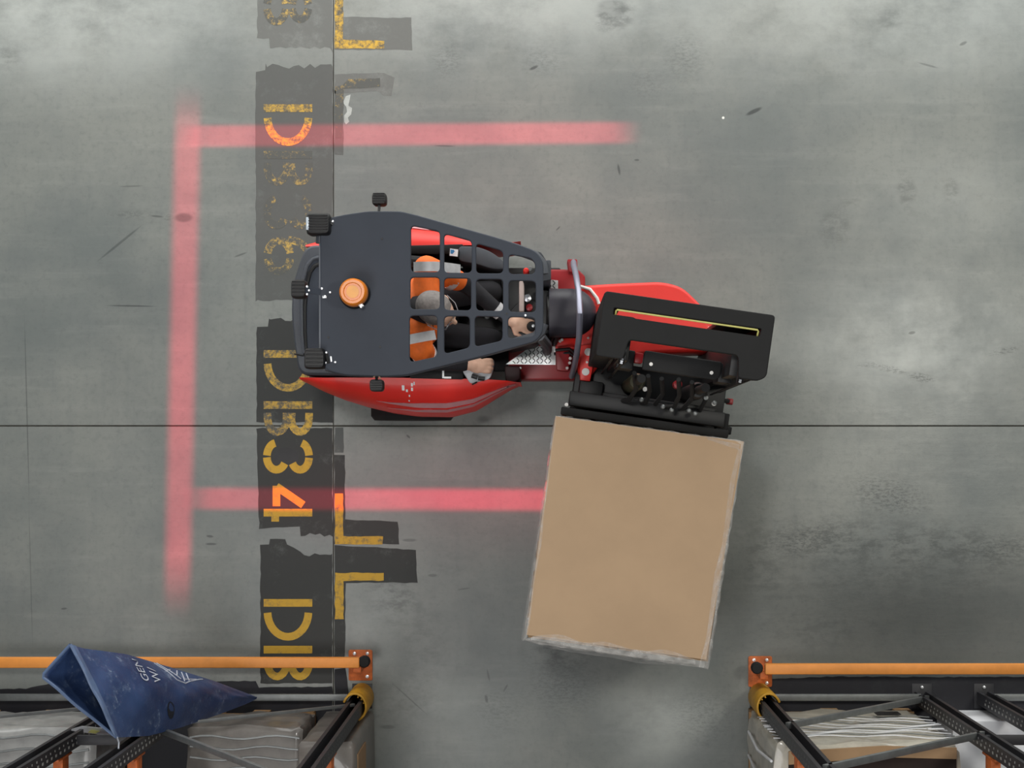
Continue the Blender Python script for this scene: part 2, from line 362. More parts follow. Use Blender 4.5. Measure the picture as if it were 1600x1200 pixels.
for pts, m in [
    ([(402, -40), (519.5, -40)]+[(519.5, 82)]+rag_edge(515, 424, 76, 3)+[(422, 76), (421, 60), (402, 60)], M_band0),
    ([(399.5, 112), (414, 110), (415, 99)]+rag_edge(418, 517, 103, 4)+[(519.5, 104), (519.5, 466)]+rag_edge(515, 402, 470, 2)+[(399.5, 471)], M_band1),
    ([(401, 511), (418, 510), (420, 498)]+rag_edge(423, 516, 499, 5)+[(519.5, 499), (519.5, 660), (401, 660)], M_band),
    ([(401, 669), (519.5, 669), (519.5, 838)]+rag_edge(515, 470, 836, 4, 6)+[(468, 822), (442, 824), (405, 826)], M_band),
    ([(407, 852), (420, 850), (422, 842), (445, 842), (448, 850), (470, 862)]+rag_edge(475, 516, 866, 4, 5)+[(519.5, 866), (519.5, 1068), (407, 1068)], M_band),
    ([(522.5, 140), (536, 140), (537, 243), (522.5, 242)], M_band1), ([(523, 26), (643, 28), (644, 78), (523, 78)], M_band0), ([(523, 116), (600, 114), (616, 122), (612, 150), (598, 150), (590, 142), (523, 146)], M_band0),
    ([(522.5, 711), (539, 711), (539.5, 812), (622, 815), (624, 850), (522.5, 850)], M_band), ([(522.5, 852), (600, 856), (650, 860), (652, 911), (585, 910), (540, 912), (539, 1028), (522.5, 1030)], M_band),
    ([(1192, 1062), (1300, 1057), (1500, 1058), (1740, 1057), (1740, 1420), (1192, 1420)], M_dkpatch), ([(-220, 1080), (40, 1076), (90, 1066), (400, 1064), (404, 1074), (519.5, 1073), (519.5, 1400), (-220, 1400)], M_dkpatch), ([(523, 1046), (540, 1044), (545, 1080), (548, 1400), (523, 1400)], M_dkpatch),  # near-black patches laid on the floor under the rack ends
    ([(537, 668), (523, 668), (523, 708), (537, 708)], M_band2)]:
    flat('floor_patch', pp(ragged(pts, .8, 9), 0), m)
for pts in ([(538, 150), (545, 148), (548, 170), (543, 190), (538, 196), (540, 175)],):
    flat('floor_patch', pp(ragged(pts, 3, 6), 0), M_chip, .0010)
# corner marks of the bays
for pts, m in [([(523.5, 771), (536.5, 771), (536.5, 838), (598, 838), (598, 850.5), (523.5, 850.5)], M_ylw), ([(523.5, 895), (600, 895), (600, 907.5), (537, 907.5), (537, 968), (523.5, 968)], M_ylw),
               ([(523, -20), (537, -20), (536, 62), (600, 64), (600, 76), (523, 76)], M_ylw2), ([(524, 136), (534, 133), (545, 124), (594, 122), (594, 136), (538, 139), (534, 216), (524, 216)], M_ylw3)]:
    o = flat('painted_corner_mark', pp(ragged(pts, .7, 8), 0), m, .0014)
# stencilled letters, read from the rack end upwards
def stroke(pts, w):
    pts = [Vector(p) for p in pts]; L, R = [], []
    for i, p in enumerate(pts):
        t = (pts[min(i+1, len(pts)-1)]-pts[max(i-1, 0)]).normalized(); n = Vector((-t.y, t.x))
        L.append(p+n*w/2); R.append(p-n*w/2)
    return L+R[::-1]
def arc(cx, cy, rx, ry, a0, a1, n=10): return [(cx+rx*math.cos(math.radians(a0+(a1-a0)*i/n)), cy+ry*math.sin(math.radians(a0+(a1-a0)*i/n))) for i in range(n+1)]
GL = {'D': [[(0, 6), (76, 6)], arc(38, 20, 32, 39, 2, 178, 16)],
      'B': [[(0, 6), (76, 6)], [(71, 18)]+arc(57, 26, 14, 22, 0, 170, 10)+[(44, 18)], [(36, 18)]+arc(21, 26, 15, 22, 0, 175, 10)+[(6, 18)]],
      '3': [arc(20, 24, 15, 22, 262, 186, 7), arc(20, 24, 15, 20, 178, 30, 12), arc(57, 24, 14, 20, 150, 4, 12), arc(57, 24, 14, 22, -6, -80, 7)],
      '4': [[(0, 44), (76, 44)], [(20, 2), (20, 34)], [(20, 3), (62, 32)], [(18, 50), (18, 58)]],
      '6': [arc(24, 30, 18, 24, 10, 170, 12), arc(24, 30, 18, 24, 190, 350, 12), arc(38, 30, 32, 25, -90, -20, 8)],
      '8': [arc(20, 28, 15, 24, 10, 170, 10), arc(20, 28, 15, 24, 190, 350, 10), arc(57, 28, 13, 20, 10, 170, 10), arc(57, 28, 13, 20, 190, 350, 10)]}
for ch, y, m in [('D', 547, M_ylw2), ('B', 627, M_ylw2), ('3', 690, M_ylw), ('4', 757, M_ylw), ('D', 936, M_ylw), ('B', 1009, M_ylw), ('D', 163, M_ylw2), ('B', 236, M_ylw3), ('3', 308, M_ylw3), ('6', 370, M_ylw3), ('8', -18, M_ylw3)]:
    mb = MB()
    for st in GL[ch]: mb.prism([P(412+q.x, y+q.y, 0) for q in stroke(st, 12)], .0004, .0014+.00005*len(mb.v)**.1)
    mb.build('painted_letter', m, floor, smooth=False)['label'] = 'stencilled yellow character %s' % ch
mb = MB().prism([P(447+20*math.cos(a/14*6.283)*(1+.1*math.sin(a*3)), 714+15*math.sin(a/14*6.283), 0) for a in range(14)], .0003, .0012)
mb.build('floor_patch', mat('black_blot', (44, 44, 46), .6, var=.15), floor, smooth=False)

# ------------------------------------------------------------------ articulated forklift
CY = .735
truck = empty('articulated_forklift', (-.6, CY, 0))
tag(truck, 'red and charcoal articulated forklift with overhead guard and black mast', 'forklift')
def fair(px, t, side=0):
    """surface of the red side fairing; t runs 0 at the inner edge to 1 at the skirt"""
    X = [458, 470, 500, 530, 570, 610, 650, 700, 740, 770, 795, 814]; IN = [589, 589.5, 590, 590, 590, 590, 590.5, 591.5, 592, 593, 595, 598]; OUT = [590, 597, 613, 625, 637, 646, 651, 651, 641, 623, 608, 600]
    px = max(X[0], min(X[-1], px)); i = max(k for k in range(len(X)-1) if X[k] <= px); f = (px-X[i])/(X[i+1]-X[i])
    yi = IN[i]+(IN[i+1]-IN[i])*f; yo = OUT[i]+(OUT[i+1]-OUT[i])*f
    prof = [(0, .985), (.3, .975), (.6, .93), (.82, .84), (.95, .72), (1, .56), (1, .34)]
    k = t*(len(prof)-1); j = min(int(k), len(prof)-2); q = k-j
    a = prof[j][0]+(prof[j+1][0]-prof[j][0])*q; z = prof[j][1]+(prof[j+1][1]-prof[j][1])*q
    zr = .985-.43*a
    p = P(px, yi+(yo-yi)*a, zr); p = Vector((P(px, 0, .8).x, p.y, z))
    if side: p.y = 2*CY-(P(px, yi, .985).y+(p.y-P(px, yi, .985).y)*(.8 if px < 640 else max(.55, .8-(px-640)*.003)))
    return p
XS = [475+i*(814-475)/36 for i in range(37)]
for side in (0, 1):
    mb = MB(); rings = []
    for x in ([x for x in XS if x > 478] if side else XS):
        r = [fair(x, i/14, side) for i in range(15)]
        e = fair(x, 1, side); c = fair(x, 0, side); rings.append(r+[Vector((e.x, c.y, .34))])
    fo = mb.loft(rings).build('side_fairing', M_red, truck, ang=50)
    for (t0, t1, x0, x1) in ((.38, .47, 590, 806), (.51, .59, 605, 806)):
        mb = MB(); n = 30; rr = []
        for i in range(n+1):
            x = x0+(x1-x0)*i/n; a = min(1, i/10); tm = (t0+t1)/2
            row = []
            for t in (tm+(t0-tm)*a, tm+(t1-tm)*a):
                p = fair(x, t, side); row.append(p+Vector((0, .004 if side else -.004, .005)))
            for t in (tm+(t1-tm)*a, tm+(t0-tm)*a): row.append(fair(x, t, side)-Vector((0, 0, .003)))
            rr.append(row)
        s = mb.loft(rr).build('stripe', M_silver, fo, smooth=False); s['label'] = 'silver decal stripe'
    if side == 0:
        mb = MB()
        for x0, w, t0, t1 in ((632, 4, .12, .2), (638, 3, .18, .22), (646, 3, .08, .2), (650, 2, .06, .11), (642, 2, .26, .29), (641, 2, .34, .37)):
            q = [fair(x0, t0), fair(x0+w, t0), fair(x0+w, t1), fair(x0, t1)]
            mb.loft([[p+Vector((0, 0, -.002)) for p in q], [p+Vector((0, 0, .003)) for p in q]])
        mb.build('decal', M_white, fo, smooth=False)
MB().prism(pp([(788, 571), (813, 573), (813, 592), (791, 606)], .9), .4, .9).build('fairing_end', mat('dark_maroon_plastic', (44, 18, 20), .6), truck, bevel=.01)
# core of the chassis, rear counterweight and bonnet
core = [(X, Y) for X, Y in ((-1.36, .5), (-.1, .5), (-.1, .97), (-1.36, .97))]
MB().prism(core, .12, .42).build('chassis', M_blk2, truck, bevel=.01)
def rear(z, k):
    pts = [(478, 383), (466, 415), (457, 448), (455, 490), (459, 535), (467, 586), (640, 589), (640, 383)]
    c = P(560, 487, 1.0); out = []
    for p in rounded([P(x, y, 1.0) for x, y in pts], .05): out.append(Vector((c.x+(p.x-c.x)*k, c.y+(p.y-c.y)*k, z)))
    return out
MB().loft([rear(.1, .9), rear(.2, .97), rear(.7, 1.0), rear(.98, 1.0), rear(1.02, .985), rear(1.03, .96)]).build('counterweight', M_grey2, truck, ang=40)
bon = [(500, 398), (486, 402), (476, 415), (471, 440), (469, 480), (471, 530), (478, 560), (500, 572), (640, 572), (640, 398)]
MB().prism(rounded(pp(bon, 1.04), .03), 1.02, 1.06).build('bonnet', M_grey, truck, bevel=.012)
MB().tube(pp([(499, 402), (489, 405), (480, 415), (474, 436), (471, 470), (472, 520), (475, 552)], 1.06), .011, 8).build('bonnet_rim', M_grey2, truck)
MB().tube(pp([(500, 412), (491, 416), (484, 426), (479, 446), (476, 480), (476, 520), (478, 556)], 1.058), .013, 8).build('bonnet_seal', M_blk2, truck)
MB().tube([P(460, 553, 1.02), P(474, 556, 1.05)], .004, 6).build('bonnet_latch', M_blk2, truck)
# cab tub: floor, sides, seat
MB().box((-.35, CY, .40), (.9, .6, .06)).build('cab_floor', M_blk2, truck, bevel=.01)
for side in (0, 1):
    pts = [(640, 577), (700, 577), (724, 575), (724, 593), (640, 591)]
    q = pp(pts, .99)
    if side: q = [Vector((p.x, 2*CY-p.y, p.z)) for p in q]
    MB().prism(q, .4, 1.0).build('cab_side', M_black, truck, bevel=.008)
for k in range(2):
    mb = MB(); 
    for q in ([(691, 579), (694, 579), (694, 591), (691, 591)], [(694, 588.5), (705, 588.5), (705, 591.5), (694, 591.5)]): mb.prism(pp(q, 1.0), .999, 1.004)
    if k == 0: mb.build('decal', M_white, truck, smooth=False)
q = rounded([Vector((p.x, 2*CY-p.y, 0)) for p in pp([(716, 589), (745, 588.5), (766, 581), (786, 567), (795, 553), (770, 553), (745, 561), (716, 566)], 1.0)], .03)
MB().prism(q, .4, 1.02).build('cab_side', M_grey2, truck, bevel=.015)
st = MB().prism(pp([(702, 387), (717, 389), (716, 402), (701, 400)], 1.1), 1.0, 1.1).build('control_unit', M_blk2, truck, bevel=.005)
MB().prism(pp([(703.5, 388.5), (716, 390), (715, 401), (702.5, 399.5)], 1.1), 1.1, 1.103).build('sticker', M_white, st, smooth=False)
MB().prism(pp([(704, 390), (709, 390.5), (710.5, 393), (707, 397), (704, 396)], 1.1), 1.103, 1.105).build('logo', M_blue, st, smooth=False)
seat = MB().box((-.70, .72, .80), (.46, .46, .12)).build('seat', M_seat, truck, bevel=.04, seg=3)
MB().box((-.94, .72, 1.12), (.12, .46, .62), Matrix.Rotation(math.radians(-8), 3, 'Y')).build('seat_back', M_seat, truck, bevel=.045, seg=3)
MB().box((-.70, .72, .58), (.36, .36, .34)).build('seat_base', M_blk2, truck, bevel=.01)
for side in (-1, 1):
    MB().tube([(-.86, .72+side*.27, 1.0), (-.72, .72+side*.285, 1.02), (-.6, .72+side*.28, 1.01)], [.03, .035, .03], 10).build('armrest', M_seat, truck)
# dashboard, steering knob, levers, console
MB().prism(rounded(pp([(782, 430), (845, 425), (848, 470), (848, 520), (840, 536), (790, 545)], .95), .03), .4, .95).build('dashboard', M_blk2, truck, bevel=.02)
MB().prism(rounded(pp([(848, 407), (861, 406), (861, 437), (848, 439)], 1.3), .01), .5, 1.3).build('front_pillar_box', M_grey2, truck, bevel=.01)
col = P(826, 500, 1.0)
sw = MB().lathe((col.x, col.y, .98), [(.0, 0), (.105, 0), (.11, .015), (.105, .03), (.0, .035)], 28).build('steering_disc', M_blk2, truck)
MB().lathe(P(831, 511, 1.06), [(.0, -.05), (.012, -.05), (.014, .0), (.026, .02), (.028, .04), (.018, .058), (.0, .062)], 16).build('steering_knob', M_rub, truck)
MB().lathe(P(833, 509, 1.13), [(0, -.01), (.008, -.01), (.008, .0), (0, .002)], 10).build('knob_cap', M_bolt, truck)
MB().prism(rounded(pp([(811, 440), (816, 438), (819, 444), (819, 487), (811, 487)], 1.15), .01), .95, 1.16).build('dash_panel', mat('pinkish_grey_panel', (178, 160, 155), .4, var=.1), truck, bevel=.006)
MB().lathe(P(824, 466, 1.12), [(0, -.17), (.012, -.17), (.012, -.02), (.02, -.01), (.02, .015), (0, .02)], 14).build('key_switch', M_steel, truck)
MB().tube([P(819, 464, 1.1), P(826, 461, 1.12), P(829, 468, 1.11)], .008, 8).build('key', M_steel, truck)
MB().lathe(P(827, 480, 1.1), [(0, -.15), (.018, -.15), (.018, 0), (0, .006)], 14).build('emergency_stop', M_dred, truck)
MB().lathe(P(822, 423, 1.1), [(0, -.18), (.016, -.18), (.016, 0), (.01, .01), (0, .012)], 14).build('red_button', M_red, truck)
MB().tube([P(829, 419, .95), P(828, 420, 1.1)], .012, 10).build('grey_knob', M_galv, truck)
lv = MB().tube([P(762, 490, .45), P(761, 487, .9)], .009, 8).build('lever', M_blk2, truck)
MB().tube([P(761, 497, .88), P(760.5, 486, .9), P(760, 476, .9)], [.014, .018, .012], 10).build('lever_handle', M_galv, lv)
q = rounded(pp([(722, 580), (728, 568), (772, 560), (771, 576), (766, 592), (745, 597), (735, 600)], 1.0), .02)
con = MB().prism(q, .9, 1.0).build('control_console', mat('light_grey_plastic', (196, 198, 202), .45, var=.05), truck, bevel=.008)
for a, b, r in (((737, 587), (746, 590), .012), ((747, 591), (757, 592), .012), ((741, 598), (742, 600), .016)):
    MB().tube([P(*a, 1.015), P(*b, 1.015)], r, 10).build('console_switch', M_blk2, con)
# rear wheels
def wheel(c, ax, r, w, parent, hubm=M_dred):
    R = Vector(ax).to_track_quat('Z', 'X').to_matrix()
    t = MB().lathe(c, [(r*.55, -w/2), (r*.92, -w/2), (r, -w/2+.025), (r, w/2-.025), (r*.92, w/2), (r*.55, w/2)], 32, R).build('wheel', M_rub, parent)
    h = MB().lathe(c, [(0, -w/2+.02), (r*.55, -w/2+.02), (r*.55, w/2-.02), (0, w/2-.02)], 24, R).build('hub', hubm, t)
    return t
for Y in (.245, 2*CY-.30): wheel((-.77, Y, .245), (0, 1, 0), .245, .18, truck)
# overhead guard
ZG = 2.1
outer = [(500, 372), (501, 352), (512, 341), (540, 335), (575, 330), (625, 330), (650, 336), (714, 354), (775, 371), (807, 381), (836, 392), (847, 404), (849, 420), (849, 512), (845, 524), (835, 534), (760, 555), (700, 570), (635, 586), (600, 588), (540, 586), (512, 579), (501, 566)]
cells = [[(642, 352), (687, 361), (687, 425), (642, 425)], [(694, 365), (737, 376), (737, 426), (694, 426)], [(744, 380), (786, 392), (786, 427), (744, 427)], [(795, 397), (829, 403), (836, 411), (836, 428), (795, 428)],
         [(641, 433), (687, 433), (687, 483), (641, 483)], [(694, 434), (736, 435), (736, 485), (694, 484)], [(744, 436), (786, 436), (786, 486), (744, 485)], [(795, 438), (837, 439), (837, 488), (795, 487)],
         [(640, 493), (683, 493), (683, 557), (640, 566)], [(694, 494), (734, 494), (734, 543), (694, 553)], [(742, 494), (785, 495), (785, 532), (742, 542)], [(794, 495), (836, 496), (836, 525), (794, 529)]]
guard = plate('overhead_guard', rounded(pp(outer, ZG), .03), [rounded(pp(c, ZG), .022) for c in cells], ZG-.03, ZG, M_grey, truck, .005)
rim = [(500, 372), (501, 352), (512, 341), (540, 335), (575, 330), (625, 330), (650, 336), (714, 354), (775, 371), (807, 381), (836, 392), (847, 404), (849, 420)]
rim2 = [(849, 512), (845, 524), (835, 534), (760, 555), (700, 570), (635, 586), (600, 588), (540, 586), (512, 579), (501, 566)]
for r_ in (rim, rim2):
    MB().tube([Vector((p.x, p.y, ZG-.035))+Vector((0, -.022 if p.y > CY else .022, 0)) for p in pp(r_, ZG)], .026, 10).build('guard_rail', M_grey2, guard)
MB().tube([Vector((p.x, p.y, ZG-.035)) for p in pp([(501.5, 372), (501.5, 565)], ZG)], .014, 8).build('guard_lip', mat('lip_grey', (120, 123, 130), .4, var=.05), guard)
for a, b in (((512, 352), (-1.12, 1.03, .9)), ((512, 566), (-1.12, .44, .9)), ((840, 402), (.0, .98, .45)), ((842, 524), (.02, .55, .45))):
    MB().tube([P(*a, ZG-.04), Vector(b)+Vector((0, 0, .6)), b], .028, 10).build('guard_pillar', M_grey2, truck)
def bolt(px, py, z, r, parent, m=M_bolt):
    return MB().lathe(P(px, py, z), [(0, -.004), (r, -.004), (r, .006), (r*.6, .009), (0, .009)], 10).build('bolt', m, parent)
for x, y in ((503, 451), (508, 463), (516, 457), (569, 449), (556, 478), (510, 551), (509, 567), (524, 566), (520, 346), (821, 493)): bolt(x, y, ZG, .006, guard)
for x, y in ((597, 373), (594, 542), (513, 527), (792, 490)): MB().lathe(P(x, y, ZG), [(0, -.004), (.006, -.004), (.005, .002), (0, .002)], 8).build('bolt', M_blk2, guard)
MB().bar(P(517, 557, ZG+.005), P(518, 565, ZG+.005), .006, .006).build('lamp_clip', M_bolt, guard)
# beacon
bc = P(555, 459, ZG)
be = MB().lathe((bc.x, bc.y, ZG), [(0, 0), (.072, 0), (.074, .02), (.068, .03), (0, .03)], 32).build('beacon', M_blk2, truck)
MB().lathe((bc.x, bc.y, ZG+.03), [(.0, 0), (.066, 0), (.068, .02), (.064, .075), (.056, .085), (.044, .085), (.041, .078), (0, .078)], 32).build('beacon_lens', M_amber, be, ang=45)
MB().lathe((bc.x, bc.y, ZG+.108), [(0, 0), (.03, 0), (.03, .003), (0, .003)], 24).build('beacon_top', M_amber2, be)
MB().box((bc.x+.036, bc.y-.062, ZG+.06), (.02, .02, .03), Matrix.Rotation(.8, 3, 'Z')).build('beacon_latch', M_bolt, be, bevel=.003)
# work lamps on the guard and the red safety-zone projectors
def lamp(px, py, z, w, d, h, rot, name, fins, lens=None):
    c = P(px, py, z); R = Matrix.Rotation(math.radians(rot), 3, 'Z')
    b = MB().loft([[c+R@Vector((x, y, zz)) for x, y in [(q.x, q.y) for q in rounded([(-w/2*k, -d/2*k), (w/2*k, -d/2*k), (w/2*k, d/2*k), (-w/2*k, d/2*k)], .02, 4)]] for zz, k in ((-h, .8), (-h*.85, .97), (-.02, 1), (0, .85))]).build(name, M_blk2, truck, ang=40)
    for i in range(fins):
        y = -d/2*.75+d*.75*i/(fins-1)
        MB().box(c+R@Vector((0, y, .004)), (w*.8, d*.06, .016), R).build('cooling_fin', M_blk2, b, bevel=.002)
    if lens: MB().box(c+R@Vector((-w/2+.008, 0, .002)), (.014, d*.58, .02), R).build('lens', M_lens, b, bevel=.003)
    return b, c, R
b, c, R = lamp(497, 349.5, 2.14, .115, .105, .1, 0, 'work_lamp', 7, True)
MB().bar(c+Vector((.05, -.0, -.05)), P(519, 348, ZG+.005), .02, .02).build('lamp_bracket', M_blk2, b); 
b, c, R = lamp(491, 560, 2.14, .1, .1, .1, 0, 'work_lamp', 5)
MB().bar(c+Vector((.05, 0, -.05)), P(512, 560, ZG+.005), .05, .015).build('lamp_bracket', M_blk2, b)
RED = [((466, 451), 2.05, .075, .09, 'rear'), ((592, 310), 2.05, .07, .062, 'top'), ((588, 602), 2.05, .068, .06, 'low')]
LP = {}
for (x, y), z, w, d, k in RED:
    b, c, R = lamp(x, y, z, w, d, .09, 0, 'zone_projector', 5); LP[k] = c+Vector((0, 0, -.1))
    tgt = {'rear': (506, 457), 'top': (592, 334), 'low': (588, 580)}[k]
    MB().bar(c+Vector((0, 0, -.03)), P(*tgt, ZG-.01), .03 if k == 'rear' else .012, .012).build('lamp_bracket', M_black if k != 'rear' else M_grey, b)
    if k == 'low': MB().tube([P(x, y, 0)*0+P(584, 589, 2.07), P(587, 586, 2.09), P(592, 587, 2.09), P(594, 591, 2.07)], .004, 6).build('lamp_wire', mat('copper_wire', (190, 160, 130), .5), b)
    if k == 'rear':
        for q in ((480, 448), (483, 454), (480, 460)): bolt(*q, 2.07, .006, b)
MB().box(P(507, 464, ZG+.004), (.022, .012, .006)).build('lamp_clip', M_bolt, guard, bevel=.002)

def zone_light(name, pos, p0, p1, width, soft, esoft, power, spill=0.):
    """projector: a spot lamp aimed straight down whose mask throws one red bar on the floor"""
    l = bpy.data.lights.new(name, 'SPOT'); l.spot_size = math.radians(150); l.spot_blend = 0; l.shadow_soft_size = .012; l.energy = power
    o = link(bpy.data.objects.new(name, l)); o.location = pos
    l.use_nodes = True; nt = l.node_tree; em = nt.nodes['Emission']; em.inputs[0].default_value = (1, .012, .075, 1)
    N = nt.nodes.new; K = nt.links.new
    tc = N('ShaderNodeTexCoord'); sx = N('ShaderNodeSeparateXYZ'); K(tc.outputs['Normal'], sx.inputs[0])
    def mt(op, a, b=None):
        q = N('ShaderNodeMath'); q.operation = op
        for i, v in enumerate((a, b)):
            if v is None: continue
            if isinstance(v, (int, float)): q.inputs[i].default_value = v
            else: K(v, q.inputs[i])
        return q.outputs[0]
    h = pos.z; az = mt('ABSOLUTE', sx.outputs[2])
    fx = mt('ADD', mt('MULTIPLY', mt('DIVIDE', sx.outputs[0], az), h), pos.x); fy = mt('ADD', mt('MULTIPLY', mt('DIVIDE', sx.outputs[1], az), h), pos.y)
    c = (p0+p1)/2; t = (p1-p0).normalized(); L = (p1-p0).length/2
    dx = mt('SUBTRACT', fx, c.x); dy = mt('SUBTRACT', fy, c.y)
    al = mt('ABSOLUTE', mt('ADD', mt('MULTIPLY', dx, t.x), mt('MULTIPLY', dy, t.y)))
    ac = mt('ABSOLUTE', mt('ADD', mt('MULTIPLY', dx, -t.y), mt('MULTIPLY', dy, t.x)))
    def ss(x, a, b):
        r = N('ShaderNodeMapRange'); r.interpolation_type = 'SMOOTHSTEP'; r.inputs[1].default_value = a; r.inputs[2].default_value = b; r.inputs[3].default_value = 1; r.inputs[4].default_value = 0
        K(x, r.inputs[0]); return r.outputs[0]
    m = mt('MULTIPLY', ss(ac, width/2-soft, width/2+soft), ss(al, L-esoft, L+esoft*.6))
    if spill: m = mt('ADD', m, mt('MULTIPLY', mt('MULTIPLY', ss(ac, 0, .5), ss(al, L-.9, L-.2)), spill))
    # a line optic keeps the bar even along its length
    m = mt('MULTIPLY', m, mt('DIVIDE', 1.0, mt('POWER', az, 3)))
    K(m, em.inputs[1]); return o
zone_light('zone_projector_beam', LP['rear'], P(294, 170, 0), P(277, 930, 0), .145, .035, .30, 265)
zone_light('zone_projector_beam', LP['top'], P(295, 213, 0), P(985, 207, 0), .125, .018, .15, 300)
zone_light('zone_projector_beam', LP['low'], P(300, 779, 0), P(1060, 782, 0), .125, .022, .15, 300, .05)

# ------------------------------------------------------------------ articulated front: platform, pivot, hoop, axle head
plat = MB().prism([(-.2, .385), (.2, .385), (.24, .43), (.24, .98), (.2, 1.02), (.03, 1.02), (.0, .96), (-.2, .96)], .2, .49).build('front_platform', M_dred, truck, bevel=.012)
tp = MB().prism(pp([(790, 569), (868, 570), (868, 541), (830, 541)], .5), .49, .496).build('tread_plate', M_tread, truck, smooth=False)
tp2 = MB().prism(pp([(849, 443), (862, 437), (872, 438), (872, 451), (856, 450)], .5), .49, .496).build('tread_plate', M_tread, truck, smooth=False)
M_tr2 = mat('dark_tread_metal', (70, 70, 72), .5, .5)  # dark metal of the diagonal bars on the tread plate
dm = {}
for sgn in (1, -1):
    m_ = MB().box((0, 0, 0), (.021, .005, .003), Matrix.Rotation(sgn*math.radians(45), 3, 'Z'))
    me = bpy.data.meshes.new('tread_bar'); me.from_pydata(m_.v, [], m_.f); me.materials.append(M_tr2); dm[sgn] = me
def inpoly(x, y, poly):
    r = False; n = len(poly)
    for i in range(n):
        a, b_ = poly[i], poly[(i+1) % n]
        if (a[1] > y) != (b_[1] > y) and x < (b_[0]-a[0])*(y-a[1])/(b_[1]-a[1])+a[0]: r = not r
    return r
for tpo, poly in ((tp, [(796, 568), (865, 568), (865, 544), (832, 544)]), (tp2, [(853, 444), (862, 439), (870, 440), (870, 449), (858, 449)])):
    for i in range(14):
        for j in range(12):
            x = 797+i*6.2+(56 if tpo is tp2 else 0); y = (544 if tpo is tp else 440)+j*4.4
            if inpoly(x, y, poly):
                o = link(bpy.data.objects.new('tread_bar', dm[1 if (i+j) % 2 else -1])); o.location = P(x, y, .4985); put(o, tpo)
bolt(813, 575, .5, .008, truck)
pv = MB()
def stad(x0, x1, yc, r, z):
    a = P(x0, yc, z); b = P(x1, yc, z); rr = r/S(z)
    return [Vector((a.x, a.y+rr, z)), Vector((a.x, a.y-rr, z))]+[Vector((b.x+rr*math.cos(t), b.y+rr*math.sin(t), z)) for t in [math.radians(-90+i*15) for i in range(13)]]
pv.loft([stad(858, 893, 489, 36, .45), stad(858, 893, 489, 37, .8), stad(858, 894, 489, 38, 1.0), stad(858, 893, 489, 37, 1.08), stad(858, 889, 489, 31, 1.13), stad(858, 880, 489, 20, 1.15)])
M_piv = mat('dark_plastic_cover', (52, 49, 58), .5, var=.06)
pvo = pv.build('pivot_cover', M_piv, truck, ang=60)
for x, r in ((853, 33), (861, 36), (868, 38.5)):
    c = P(x, 489, 1.05); rr = r/S(1.05)
    MB().tube([(c.x, c.y-rr, .5)]+[(c.x+.02*math.sin(math.radians(a)), c.y-rr*math.cos(math.radians(a)), .85+.27*math.sin(math.radians(a))) for a in range(0, 181, 15)]+[(c.x, c.y+rr, .5)], .016, 8).build('bellows_ring', M_blk2, truck)
mb = MB().box((P(852, 489, 1).x, P(0, 489, 1).y, .75), (.06, .24, .6)).build('bellows_core', M_blk2, truck, bevel=.02)
for q in ([(868, 548), (890, 548), (889, 580), (870, 578)], [(886, 405), (902, 405), (902, 425), (889, 425)]):
    MB().prism(rounded(pp(q, .62), .01), .45, .62).build('hoop_bracket', M_dred, truck, bevel=.012)
MB().tube([P(896, 409, .58), P(896.5, 415, .85), P(900, 430, 1.1), P(904, 455, 1.28), P(906, 490, 1.34), P(905, 525, 1.28), P(901, 555, 1.1), P(897, 575, .85), P(893, 588, .5)], .0165, 12).build('hoop', M_hoop, truck)
MB().prism(rounded(pp([(868, 528), (902, 528), (902, 545), (868, 545)], .6), .01), .4, .6).build('hydraulic_block', M_red, truck, bevel=.01)
for q in ((875, 533), (878, 531), (891, 560), (890, 567), (886, 575)): bolt(*q, .62, .009, truck, M_bolt_w)
for q in ((868, 547, .64), (866, 553, .6)): MB().tube([P(q[0], q[1], q[2]), P(890, q[1]-2, q[2]+.02), P(900, q[1]+6, q[2])], .009, 8).build('hose', M_blk2, truck)
# axle head (turns with the mast)
ah = [(898, 447), (960, 443), (1035, 440), (1066, 448), (1088, 469), (1118, 500), (1124, 548), (1010, 552), (940, 566), (922, 590), (903, 585), (903, 540)]
axl = MB().prism(rounded(pp(ah, .8), .06), .3, .8).build('axle_head', M_red, truck, bevel=.03, seg=3)
sp_ = MB().prism(pp([(906, 540), (934, 536), (922, 596), (906, 594)], .84), .78, .84).build('hinge_plate', M_red, truck, bevel=.006)
for q in ((919, 550), (915, 581)): MB().lathe(P(*q, .84), [(0, 0), (.021, 0), (.021, .008), (.01, .012), (0, .012)], 18).build('hinge_cap', M_bolt_w, sp_)
for q in ((917, 566), (919, 528)): bolt(*q, .84, .007, sp_, M_bolt_w)
MB().tube([P(905, 447, .81), P(922, 452, .81), P(933, 466, .81), P(936, 475, .81)], .009, 8).build('pivot_edge', M_bolt_w, truck)
